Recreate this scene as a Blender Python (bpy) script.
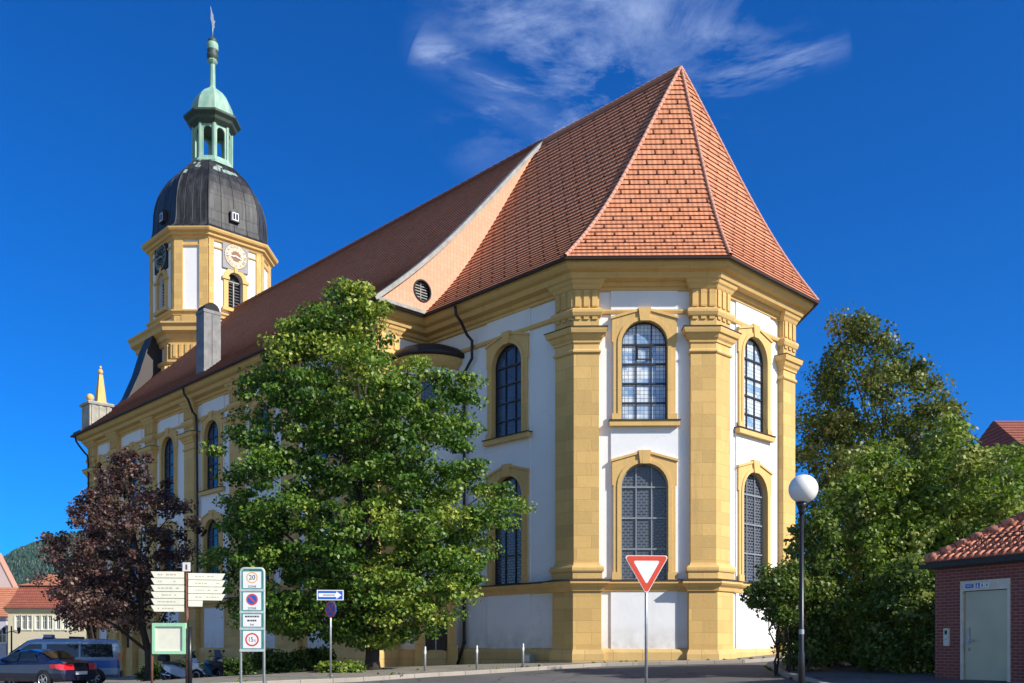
import bpy, math, random
import numpy as np
from mathutils import Vector, Matrix
from mathutils.geometry import tessellate_polygon
random.seed(7); RNG = np.random.default_rng(7)
S = bpy.context.scene
for o in list(bpy.data.objects): bpy.data.objects.remove(o)
COL = S.collection
PI = math.pi
# ------------------------------------------------------------------ camera, sky, sun, exposure
cam_d = bpy.data.cameras.new('camera'); cam = bpy.data.objects.new('camera', cam_d); COL.objects.link(cam)
cam.location = (0, 0, 0); cam.rotation_euler = (math.radians(90), 0, 0)
cam_d.sensor_width = 36; cam_d.lens = 36 * 930 / 1024; cam_d.shift_y = 303.5 / 1024
cam_d.clip_start = .1; cam_d.clip_end = 6000
S.camera = cam
SUN_AZ = math.radians(60)     # from -Y towards +X
SUN_EL = math.radians(33)
sdir = Vector((math.sin(SUN_AZ) * math.cos(SUN_EL), -math.cos(SUN_AZ) * math.cos(SUN_EL), math.sin(SUN_EL)))
sl = bpy.data.lights.new('sun', 'SUN'); sl.energy = 4.9; sl.angle = math.radians(.5); sl.color = (1, .94, .84)
so = bpy.data.objects.new('sun', sl); COL.objects.link(so)
so.rotation_euler = sdir.to_track_quat('Z', 'Y').to_euler(); so.location = (60, -40, 60)
W = bpy.data.worlds.new('World'); S.world = W; W.use_nodes = True
nt = W.node_tree; nt.nodes.clear()
def nn(nt, typ, **kw):
    n = nt.nodes.new(typ)
    for k, v in kw.items(): setattr(n, k, v)
    return n
out = nn(nt, 'ShaderNodeOutputWorld'); bg = nn(nt, 'ShaderNodeBackground'); bg.inputs[1].default_value = .105
sky = nn(nt, 'ShaderNodeTexSky', sky_type='NISHITA'); sky.sun_disc = False
sky.sun_elevation = SUN_EL; sky.sun_rotation = math.atan2(sdir.x, sdir.y); sky.altitude = 400; sky.dust_density = .3; sky.ozone_density = 2.5; sky.air_density = 1.0
tint = nn(nt, 'ShaderNodeMix', data_type='RGBA', blend_type='MULTIPLY'); tint.inputs[0].default_value = 1
nt.links.new(sky.outputs[0], tint.inputs[6])
# visible sky tinted deep blue; half behind camera made paler to light shaded walls
# wispy clouds fixed to directions of the sky
tc = nn(nt, 'ShaderNodeTexCoord')
def vdot(vec, name=None):
    d = nn(nt, 'ShaderNodeVectorMath', operation='DOT_PRODUCT'); nt.links.new(tc.outputs['Generated'], d.inputs[0]); d.inputs[1].default_value = vec; return d.outputs['Value']
def mth(op, a, b=None, c=None, clamp=False):
    m = nn(nt, 'ShaderNodeMath', operation=op); m.use_clamp = clamp
    for i, v in enumerate((a, b, c)):
        if v is None: continue
        if isinstance(v, (int, float)): m.inputs[i].default_value = v
        else: nt.links.new(v, m.inputs[i])
    return m.outputs[0]
ymap = mth('MULTIPLY_ADD', vdot((0, 1, 0)), 2.2, .55, clamp=True)
tmix = nn(nt, 'ShaderNodeMix', data_type='RGBA'); nt.links.new(ymap, tmix.inputs[0]); tmix.inputs[6].default_value = (.95, 1.01, 1.16, 1); tmix.inputs[7].default_value = (.02, .48, 1.14, 1)
nt.links.new(tmix.outputs[2], tint.inputs[7])
def pix_dir(x, y): return Vector(((x - 512) / 930, 1, (645 - y) / 930)).normalized()
mp = nn(nt, 'ShaderNodeMapping'); nt.links.new(tc.outputs['Generated'], mp.inputs[0])
mp.inputs['Rotation'].default_value = (0, math.radians(30), 0); mp.inputs['Scale'].default_value = (2.2, 2.0, 7.0)
n1 = nn(nt, 'ShaderNodeTexNoise'); n1.inputs['Scale'].default_value = 2.6; n1.inputs['Detail'].default_value = 8; n1.inputs['Roughness'].default_value = .66; n1.inputs['Distortion'].default_value = .45
nt.links.new(mp.outputs[0], n1.inputs['Vector'])
def blob(x, y, r):   # soft cap around a direction
    d = vdot(tuple(pix_dir(x, y)))
    c0 = math.cos(r)
    return mth('DIVIDE', mth('SUBTRACT', d, c0), 1 - c0, clamp=True)
def streak(x0, y0, x1, y1, w):   # soft band along an arc of the sky
    a = pix_dir(x0, y0); b = pix_dir(x1, y1); mid = (a + b).normalized(); nrm = a.cross(b).normalized()
    across = mth('ABSOLUTE', vdot(tuple(nrm)))
    g = mth('SUBTRACT', 1, mth('DIVIDE', across, w), clamp=True)
    r = a.angle(b) * .62; c0 = math.cos(r)
    al = mth('DIVIDE', mth('SUBTRACT', vdot(tuple(mid)), c0), 1 - c0, clamp=True)
    return mth('MULTIPLY', mth('POWER', g, 1.2), mth('POWER', al, .5))
m1 = streak(430, 55, 572, 142, .024)
m2 = blob(635, 45, .15)
m3 = streak(700, 92, 835, 48, .020)
m4 = blob(530, 60, .12); m5 = streak(480, 5, 640, 95, .035); m6 = streak(590, -10, 790, 60, .04)
cl = mth('SUBTRACT', n1.outputs['Fac'], .44)
cl = mth('MULTIPLY', cl, 4.2, clamp=True)
base = mth('ADD', mth('MULTIPLY', m1, 1.5), mth('MULTIPLY', m2, .30)); base = mth('ADD', base, mth('MULTIPLY', m5, .75)); base = mth('ADD', base, mth('MULTIPLY', m6, .6)); base = mth('ADD', base, mth('MULTIPLY', m3, .9)); base = mth('ADD', base, mth('MULTIPLY', m4, .4), clamp=True)
cl2 = mth('MULTIPLY', mth('SUBTRACT', n1.outputs['Fac'], .30), 3.2, clamp=True)
fac = mth('ADD', mth('MULTIPLY', cl, base), mth('MULTIPLY', mth('MULTIPLY', cl2, m1), .6), clamp=True); fac = mth('MULTIPLY', fac, .52)
cm = nn(nt, 'ShaderNodeMix', data_type='RGBA'); nt.links.new(fac, cm.inputs[0]); nt.links.new(tint.outputs[2], cm.inputs[6]); cm.inputs[7].default_value = (5.2, 6.3, 8.6, 1)
nt.links.new(cm.outputs[2], bg.inputs[0]); nt.links.new(bg.outputs[0], out.inputs[0])
vs = S.view_settings; vs.view_transform = 'Standard'; vs.look = 'None'; vs.exposure = .42; vs.gamma = 1; vs.use_curve_mapping = False

# ------------------------------------------------------------------ materials
def new_mat(name):
    m = bpy.data.materials.new(name); m.use_nodes = True
    return m, m.node_tree, m.node_tree.nodes['Principled BSDF']
def mix(nt, f, a, b, blend='MIX'):
    n = nn(nt, 'ShaderNodeMix', data_type='RGBA', blend_type=blend)
    for i, v in ((0, f), (6, a), (7, b)):
        if isinstance(v, bpy.types.NodeSocket): nt.links.new(v, n.inputs[i])
        elif isinstance(v, (int, float)): n.inputs[i].default_value = v
        else: n.inputs[i].default_value = (*v, 1)
    return n.outputs[2]
def noise(nt, scale, detail=5, vec=None, rough=.6):
    n = nn(nt, 'ShaderNodeTexNoise'); n.inputs['Scale'].default_value = scale; n.inputs['Detail'].default_value = detail; n.inputs['Roughness'].default_value = rough
    if vec is None: vec = nn(nt, 'ShaderNodeTexCoord').outputs['Object']
    nt.links.new(vec, n.inputs['Vector']); return n.outputs['Fac']
def ramp(nt, f, a, b, ca=(0, 0, 0), cb=(1, 1, 1)):
    r = nn(nt, 'ShaderNodeValToRGB'); r.color_ramp.elements[0].position = a; r.color_ramp.elements[1].position = b
    r.color_ramp.elements[0].color = (*ca, 1); r.color_ramp.elements[1].color = (*cb, 1)
    nt.links.new(f, r.inputs[0]); return r.outputs[0]
def bump(nt, b, h, strength, dist, prev=None):
    n = nn(nt, 'ShaderNodeBump'); n.inputs['Strength'].default_value = strength; n.inputs['Distance'].default_value = dist
    nt.links.new(h, n.inputs['Height'])
    if prev is not None: nt.links.new(prev, n.inputs['Normal'])
    nt.links.new(n.outputs[0], b.inputs['Normal']); return n.outputs[0]
def mapped(nt, scale, kind='Object'):
    t = nn(nt, 'ShaderNodeTexCoord'); m = nn(nt, 'ShaderNodeMapping'); m.inputs['Scale'].default_value = scale
    nt.links.new(t.outputs[kind], m.inputs[0]); return m.outputs[0]
def m_basic(name, c, rough=.6, metal=0, var=.12, sc=6, bmp=.15, bd=.01, spec=None, coat=0):
    m, nt, b = new_mat(name); f = noise(nt, sc)
    nt.links.new(mix(nt, ramp(nt, f, .3, .7), tuple(x * (1 - var) for x in c), tuple(min(1, x * (1 + var)) for x in c)), b.inputs['Base Color'])
    b.inputs['Roughness'].default_value = rough; b.inputs['Metallic'].default_value = metal
    if spec is not None: b.inputs['Specular IOR Level'].default_value = spec
    if coat: b.inputs['Coat Weight'].default_value = coat; b.inputs['Coat Roughness'].default_value = .08
    if bmp: bump(nt, b, noise(nt, sc * 6), bmp, bd)
    return m
def m_plaster(name, c, stain=(.55, .55, .55)):
    m, nt, b = new_mat(name)
    f = noise(nt, .55, 6); g = noise(nt, 1.0, 6, mapped(nt, (2.2, 2.2, .25)))
    c1 = mix(nt, ramp(nt, f, .35, .75), c, tuple(x * .93 for x in c))
    c2 = mix(nt, mth2(nt, ramp(nt, g, .58, .84), .35), c1, stain)
    sp = nn(nt, 'ShaderNodeSeparateXYZ'); nt.links.new(nn(nt, 'ShaderNodeNewGeometry').outputs['Position'], sp.inputs[0])
    zz = nn(nt, 'ShaderNodeMapRange'); nt.links.new(sp.outputs[2], zz.inputs[0]); zz.inputs[1].default_value = .9; zz.inputs[2].default_value = -.4; zz.inputs[3].default_value = 0; zz.inputs[4].default_value = 1
    dirt = mth2(nt, mth2(nt, zz.outputs[0], ramp(nt, noise(nt, 2.4, 8), .3, .65)), .75)
    c2 = mix(nt, dirt, c2, (.42, .36, .28))
    vor = nn(nt, 'ShaderNodeTexVoronoi', feature='DISTANCE_TO_EDGE'); vor.inputs['Scale'].default_value = .35
    wv = nn(nt, 'ShaderNodeTexCoord'); wn = nn(nt, 'ShaderNodeTexNoise'); wn.inputs['Scale'].default_value = 1.6; wn.inputs['Detail'].default_value = 6; nt.links.new(wv.outputs['Object'], wn.inputs['Vector'])
    ad = nn(nt, 'ShaderNodeMix', data_type='RGBA', blend_type='ADD'); ad.inputs[0].default_value = 1; nt.links.new(wv.outputs['Object'], ad.inputs[6]); nt.links.new(wn.outputs['Color'], ad.inputs[7]); nt.links.new(ad.outputs[2], vor.inputs['Vector'])
    ck = nn(nt, 'ShaderNodeMath', operation='LESS_THAN'); nt.links.new(vor.outputs[0], ck.inputs[0]); ck.inputs[1].default_value = .006
    c2 = mix(nt, mth2(nt, mth2(nt, ck.outputs[0], ramp(nt, noise(nt, .5, 3), .5, .7)), .3), c2, (.45, .44, .42))
    nt.links.new(c2, b.inputs['Base Color']); b.inputs['Roughness'].default_value = .9
    n = bump(nt, b, noise(nt, 1.2, 4), .35, .04); bump(nt, b, noise(nt, 40, 3), .25, .006, n)
    return m
def mth2(nt, a, k, op='MULTIPLY'):
    n = nn(nt, 'ShaderNodeMath', operation=op); nt.links.new(a, n.inputs[0])
    if isinstance(k, (int, float)): n.inputs[1].default_value = k
    else: nt.links.new(k, n.inputs[1])
    return n.outputs[0]
def brick(nt, bw, rh, mortar, c1, c2, cm, off=.5, vec=None, smooth=.1, bias=0):
    t = nn(nt, 'ShaderNodeTexBrick'); t.offset = off
    if vec is None: vec = nn(nt, 'ShaderNodeUVMap').outputs[0]
    nt.links.new(vec, t.inputs['Vector']); t.inputs['Scale'].default_value = 1
    t.inputs['Brick Width'].default_value = bw; t.inputs['Row Height'].default_value = rh; t.inputs['Mortar Size'].default_value = mortar
    t.inputs['Mortar Smooth'].default_value = smooth; t.inputs['Bias'].default_value = bias
    t.inputs['Color1'].default_value = (*c1, 1); t.inputs['Color2'].default_value = (*c2, 1); t.inputs['Mortar'].default_value = (*cm, 1)
    return t
def m_stone(name, c, bw=.95, rh=.46, joint=.75, weather=.25, var=.90):
    m, nt, b = new_mat(name)
    t = brick(nt, bw, rh, .012, c, tuple(x * var for x in c), tuple(x * joint for x in c), .42)
    f = noise(nt, 1.3, 7); g = noise(nt, 9, 6)
    c1 = mix(nt, mth2(nt, ramp(nt, f, .45, .8), weather), t.outputs[0], tuple(x * .62 for x in c))
    c2 = mix(nt, mth2(nt, ramp(nt, g, .55, .8), .25), c1, tuple(min(1, x * 1.25) for x in c))
    st = noise(nt, 1.0, 7, mapped(nt, (2.6, 2.6, .3))); c2 = mix(nt, mth2(nt, ramp(nt, st, .56, .78), .45), c2, (c[0] * .55, c[1] * .52, c[2] * .6))
    nt.links.new(c2, b.inputs['Base Color']); b.inputs['Roughness'].default_value = .88
    n = bump(nt, b, t.outputs['Fac'], -.5, .012) if False else None
    inv = nn(nt, 'ShaderNodeInvert'); nt.links.new(t.outputs['Fac'], inv.inputs[1])
    n = bump(nt, b, inv.outputs[0], .45, .010); bump(nt, b, g, .35, .02, n)
    return m
def m_tile(name, c1, c2, cm, bw=.2, rh=.335, moss=None, mort=.010):
    m, nt, b = new_mat(name)
    t = brick(nt, bw, rh, mort, c1, c2, cm, 0.0)
    f = noise(nt, .5, 6); g = noise(nt, 14, 3)
    col = mix(nt, mth2(nt, ramp(nt, f, .4, .75), .35), t.outputs[0], tuple(x * .7 for x in c1))
    if moss: col = mix(nt, mth2(nt, ramp(nt, noise(nt, 1.6, 8, mapped(nt, (1, 1, .35))), .5, .72), .55), col, moss)
    nt.links.new(col, b.inputs['Base Color']); b.inputs['Roughness'].default_value = .82
    # tile roundness across its width
    uv = nn(nt, 'ShaderNodeUVMap'); sp = nn(nt, 'ShaderNodeSeparateXYZ'); nt.links.new(uv.outputs[0], sp.inputs[0])
    s = mth2(nt, mth2(nt, sp.outputs[0], 2 * PI / bw), 0, 'SINE')
    n = bump(nt, b, s, .40, .014); bump(nt, b, g, .3, .01, n)
    return m
M = {}
M['plaster'] = m_plaster('white plaster', (.80, .81, .83))
M['ochre'] = m_stone('ochre sandstone', (.71, .46, .165), joint=.76, var=.78)
M['ochre_flat'] = m_stone('ochre moulding', (.70, .455, .17), bw=1.7, rh=9.7, joint=.8, weather=.35)
M['plinth'] = m_stone('weathered plinth stone', (.66, .45, .18), bw=1.1, rh=.6, joint=.6, weather=.5)
M['tile'] = m_tile('orange roof tile', (.66, .27, .135), (.52, .20, .10), (.42, .15, .08), mort=.004, moss=(.42, .20, .12))
M['tile_old'] = m_tile('aged brown roof tile', (.33, .125, .075), (.22, .085, .052), (.12, .05, .035), bw=.19, moss=(.24, .15, .10), mort=.006)
M['tile_wall'] = m_tile('salmon hung tile', (.72, .38, .25), (.66, .33, .21), (.48, .22, .14), bw=.19, rh=.2, mort=.005)
M['tick'] = m_basic('dark tile hook', (.10, .03, .02), .8); M['lip'] = m_basic('tile edge with painted shadow', (.24, .08, .045), .9)  # lip: course shadow lines put into a dark edge colour
M['ridge'] = m_basic('ridge tile', (.55, .27, .19), .8)
M['lead'] = m_basic('grey sheet metal', (.26, .26, .25), .6, .2, .25, 3)
M['gutter'] = m_basic('dark brown gutter metal', (.040, .022, .018), .7, 0)
M['pipe'] = m_basic('black iron pipe', (.03, .025, .025), .5, .4)
M['dark'] = m_basic('near black', (.012, .012, .014), .8)
M['slate'] = None
def m_dome():
    m, nt, b = new_mat('dark dome sheet metal')
    f = noise(nt, 1.4, 8, mapped(nt, (1.6, 1.6, .22))); g = noise(nt, 3, 8)
    c = mix(nt, ramp(nt, f, .46, .80), (.012, .012, .014), (.075, .08, .085))
    t = brick(nt, .55, 1.5, .02, (0, 0, 0), (0, 0, 0), (1, 1, 1), .5)
    c = mix(nt, mth2(nt, t.outputs['Fac'], .5), c, (.012, .012, .014))
    nt.links.new(c, b.inputs['Base Color']); b.inputs['Roughness'].default_value = .55; b.inputs['Metallic'].default_value = .1
    n = bump(nt, b, t.outputs['Fac'], .6, .03); bump(nt, b, g, .3, .03, n); return m
M['dome'] = m_dome()
def m_copper():
    m, nt, b = new_mat('green copper')
    f = noise(nt, 2.2, 8, mapped(nt, (1, 1, .35)))
    c = mix(nt, ramp(nt, f, .4, .7), (.20, .37, .29), (.36, .50, .40)); c = mix(nt, ramp(nt, noise(nt, 5, 6), .62, .8), c, (.12, .19, .15))
    nt.links.new(c, b.inputs['Base Color']); b.inputs['Roughness'].default_value = .65; bump(nt, b, f, .3, .02); return m
M['copper'] = m_copper()
M['patina'] = m_basic('pale patina', (.26, .34, .30), .7, 0, .3)
M['copper_dark'] = m_basic('dark weathered copper', (.05, .075, .06), .6, .2, .3)
M['plaque'] = m_basic('clock plaque', (.30, .29, .30), .8); M['red_brown'] = m_basic('brown dial', (.20, .085, .04), .6); M['gold_dark'] = m_basic('old dark gilding', (.16, .10, .05), .6); M['ring_pale'] = m_basic('pale dial ring', (.60, .54, .40), .7)
M['gold'] = m_basic('gilding', (.75, .55, .22), .35, .6)
def m_glass(name, base, pale, amt, rough=.08, lead=(.10, .11, .12), bw=.16, rh=.16, off=.5, mort=.02, spec=.8):
    m, nt, b = new_mat(name)
    t = brick(nt, bw, rh, mort, (0, 0, 0), (1, 1, 1), (0, 0, 0), off)
    big = brick(nt, .55, .34, .0, (0, 0, 0), (1, 1, 1), (.5, .5, .5), .5)
    f = ramp(nt, noise(nt, 3.0, 5), .38, .62)
    pan = mix(nt, mth2(nt, f, .5), big.outputs[0], t.outputs[0]); 
    c = mix(nt, mth2(nt, pan, amt), base, pale)
    c = mix(nt, t.outputs['Fac'], c, lead)
    nt.links.new(c, b.inputs['Base Color'])
    r = nn(nt, 'ShaderNodeMath', operation='MULTIPLY_ADD'); nt.links.new(t.outputs['Fac'], r.inputs[0]); r.inputs[1].default_value = .5; r.inputs[2].default_value = rough
    nt.links.new(r.outputs[0], b.inputs['Roughness']); b.inputs['Specular IOR Level'].default_value = spec
    n = bump(nt, b, pan, .10, .01); bump(nt, b, noise(nt, 2.2, 2), .12, .03, n)
    return m
M['glass_sky_reflection'] = m_glass('leaded glass with painted sky reflection', (.16, .34, .62), (.85, .88, .90), 1.0, .12, (.10, .13, .18), .15, .15, 0, .010)  # bright sky reflection painted into the pane colours of upper east windows
M['glass_hex'] = m_glass('round leaded glass', (.012, .018, .035), (.035, .05, .085), .8, .1, (.10, .11, .13), .20, .115, .5, .022)
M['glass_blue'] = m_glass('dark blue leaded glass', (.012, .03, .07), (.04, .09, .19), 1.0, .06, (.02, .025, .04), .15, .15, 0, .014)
M['bar'] = m_basic('dark window bar', (.035, .035, .045), .5, .3)
M['bar_pale'] = m_basic('pale window bar', (.27, .29, .32), .5, .3)
M['white'] = m_basic('white paint', (.80, .80, .80), .5, var=.03, bmp=0)
M['cream'] = m_basic('cream painted board', (.78, .76, .62), .5, var=.05, bmp=.02)
M['faint'] = m_basic('faded lettering', (.50, .45, .35), .6, bmp=0)
M['red'] = m_basic('red paint', (.68, .07, .03), .4, var=.08, bmp=0)
M['blue'] = m_basic('sign blue', (.02, .11, .50), .4, var=.05, bmp=0)
M['orange'] = m_basic('orange ring', (.80, .42, .10), .4, var=.05, bmp=0)
M['black'] = m_basic('black paint', (.015, .015, .017), .35, var=.2, bmp=.05)
M['galv'] = m_basic('galvanised steel', (.42, .44, .46), .45, .6, .15, 8)
M['grey_paint'] = m_basic('grey frame paint', (.50, .56, .56), .5, .1)
M['teal'] = m_basic('teal panel edge', (.05, .28, .26), .5)
M['rust'] = m_basic('rusty steel', (.17, .075, .045), .8, .1, .3)
M['board_green'] = m_basic('green board frame', (.35, .68, .42), .5, var=.06)
M['concrete'] = m_basic('grey stone', (.34, .33, .31), .9, 0, .2, 3, .4)
M['pillar'] = m_basic('weathered grey stone', (.36, .35, .30), .9, 0, .25, 2, .5)
M['door_wood'] = m_basic('dark brown door wood', (.035, .016, .011), .6)
M['steel_door'] = m_basic('pale steel door', (.52, .45, .30), .38, .25, .10, 1.2, .08)
M['frame_beige'] = m_basic('beige door frame', (.66, .61, .50), .5)
M['rubber'] = m_basic('tyre rubber', (.018, .018, .019), .85)
M['alloy'] = m_basic('alloy', (.50, .51, .53), .3, .8, .05)
M['chrome'] = m_basic('chrome', (.7, .7, .72), .15, 1, .02, bmp=0)
M['car_paint'] = m_basic('dark blue car paint', (.018, .022, .06), .25, .4, .05, bmp=0, coat=1)
M['van_silver'] = m_basic('silver van paint', (.26, .38, .54), .3, .2, .04, bmp=0, coat=1)
M['van_blue'] = m_basic('blue van paint', (.01, .13, .50), .3, .1, .04, bmp=0, coat=1)
M['car_glass'] = m_basic('tinted car glass', (.012, .02, .025), .04, 0, 0, bmp=0, spec=.9)
M['tail'] = m_basic('red tail lamp', (.75, .015, .03), .12, 0, .1, bmp=0, coat=1)
M['scooter'] = m_basic('white scooter paint', (.66, .72, .85), .25, .1, .03, bmp=0, coat=1)
M['hair'] = m_basic('bark', (.045, .034, .026), .95, 0, .3, 5, .8, .05)
M['bark'] = M['hair']
M['bark_pale'] = m_basic('grey bark', (.11, .09, .07), .95, 0, .3, 5, .8, .05)
def m_globe():
    m, nt, b = new_mat('opal lamp globe'); b.inputs['Base Color'].default_value = (.82, .81, .77, 1); b.inputs['Roughness'].default_value = .28
    b.inputs['Subsurface Weight'].default_value = .3; b.inputs['Subsurface Radius'].default_value = (.1, .1, .1); return m
M['globe'] = m_globe()
def m_brickwall():
    m, nt, b = new_mat('dark red clinker brick')
    t = brick(nt, .21, .071, .008, (.27, .05, .035), (.19, .035, .025), (.33, .20, .14), .5)
    g = noise(nt, 3, 5)
    nt.links.new(mix(nt, mth2(nt, ramp(nt, g, .4, .7), .3), t.outputs[0], (.09, .03, .03)), b.inputs['Base Color']); b.inputs['Roughness'].default_value = .6
    inv = nn(nt, 'ShaderNodeInvert'); nt.links.new(t.outputs['Fac'], inv.inputs[1]); bump(nt, b, inv.outputs[0], .6, .01); return m
M['brick'] = m_brickwall()
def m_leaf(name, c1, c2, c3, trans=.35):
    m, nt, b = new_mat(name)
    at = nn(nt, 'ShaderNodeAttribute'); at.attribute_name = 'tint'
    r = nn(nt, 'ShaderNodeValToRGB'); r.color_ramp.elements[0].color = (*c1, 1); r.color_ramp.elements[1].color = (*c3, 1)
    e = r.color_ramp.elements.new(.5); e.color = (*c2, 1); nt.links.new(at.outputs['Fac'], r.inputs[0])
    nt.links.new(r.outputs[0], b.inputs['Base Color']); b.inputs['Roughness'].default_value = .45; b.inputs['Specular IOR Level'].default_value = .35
    tr = nn(nt, 'ShaderNodeBsdfTranslucent'); nt.links.new(mix(nt, 1.0, r.outputs[0], (1.0, 1.15, .55), 'MULTIPLY'), tr.inputs[0])
    ms = nn(nt, 'ShaderNodeMixShader'); ms.inputs[0].default_value = trans
    nt.links.new(b.outputs[0], ms.inputs[1]); nt.links.new(tr.outputs[0], ms.inputs[2]); nt.links.new(ms.outputs[0], nt.nodes['Material Output'].inputs[0])
    return m
M['leaf_green'] = m_leaf('maple leaf green', (.018, .055, .008), (.085, .18, .018), (.40, .44, .07), .28)
M['leaf_purple'] = m_leaf('purple leaf', (.036, .015, .018), (.085, .040, .038), (.32, .20, .16), .3)
M['leaf_olive'] = m_leaf('olive leaf', (.035, .062, .012), (.10, .135, .022), (.26, .25, .07))
M['leaf_bush'] = m_leaf('bush leaf', (.05, .11, .012), (.17, .26, .03), (.42, .42, .12))
M['leaf_dark'] = m_leaf('dark shrub leaf', (.035, .075, .012), (.095, .155, .025), (.26, .30, .07))
def m_asphalt():
    m, nt, b = new_mat('asphalt'); f = noise(nt, .35, 6); g = noise(nt, 60, 3)
    c = mix(nt, ramp(nt, f, .35, .7), (.085, .082, .082), (.13, .125, .12)); c = mix(nt, mth2(nt, ramp(nt, g, .5, .75), .5), c, (.22, .21, .20))
    vor = nn(nt, 'ShaderNodeTexVoronoi', feature='DISTANCE_TO_EDGE'); vor.inputs['Scale'].default_value = .45
    wv = nn(nt, 'ShaderNodeTexCoord'); wn = nn(nt, 'ShaderNodeTexNoise'); wn.inputs['Scale'].default_value = 1.2; wn.inputs['Detail'].default_value = 6; nt.links.new(wv.outputs['Object'], wn.inputs['Vector'])
    ad = nn(nt, 'ShaderNodeMix', data_type='RGBA', blend_type='ADD'); ad.inputs[0].default_value = 1; nt.links.new(wv.outputs['Object'], ad.inputs[6]); nt.links.new(wn.outputs['Color'], ad.inputs[7]); nt.links.new(ad.outputs[2], vor.inputs['Vector'])
    ck = nn(nt, 'ShaderNodeMath', operation='LESS_THAN'); nt.links.new(vor.outputs[0], ck.inputs[0]); ck.inputs[1].default_value = .012
    pt = brick(nt, 3.1, 2.3, .0, (0, 0, 0), (1, 1, 1), (0, 0, 0), .37, mapped(nt, (1, 1, 1)), bias=-.35)
    c = mix(nt, mth2(nt, pt.outputs[0], .45), c, (.06, .058, .058)); c = mix(nt, mth2(nt, ck.outputs[0], .8), c, (.03, .03, .03))
    nt.links.new(c, b.inputs['Base Color']); b.inputs['Roughness'].default_value = .85; bump(nt, b, g, .5, .01); return m
M['asphalt'] = m_asphalt()
def m_paving():
    m, nt, b = new_mat('paving stones'); uv = mapped(nt, (1, 1, 1))
    t = brick(nt, .22, .22, .018, (.30, .27, .23), (.22, .20, .17), (.10, .10, .06), .5, uv)
    nt.links.new(mix(nt, mth2(nt, ramp(nt, noise(nt, .8, 6), .4, .7), .4), t.outputs[0], (.13, .12, .10)), b.inputs['Base Color']); b.inputs['Roughness'].default_value = .9
    bump(nt, b, noise(nt, 20), .5, .02); return m
M['paving'] = m_paving()
M['kerb'] = m_stone('kerb stone', (.36, .32, .27), bw=1.0, rh=5, joint=.35, weather=.3)
M['ground'] = m_basic('earth and grass', (.09, .10, .045), .95, 0, .4, .5, .5, .05)
M['hill'] = m_basic('forest floor', (.03, .055, .035), .95, 0, .3, .02, 0)

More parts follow.
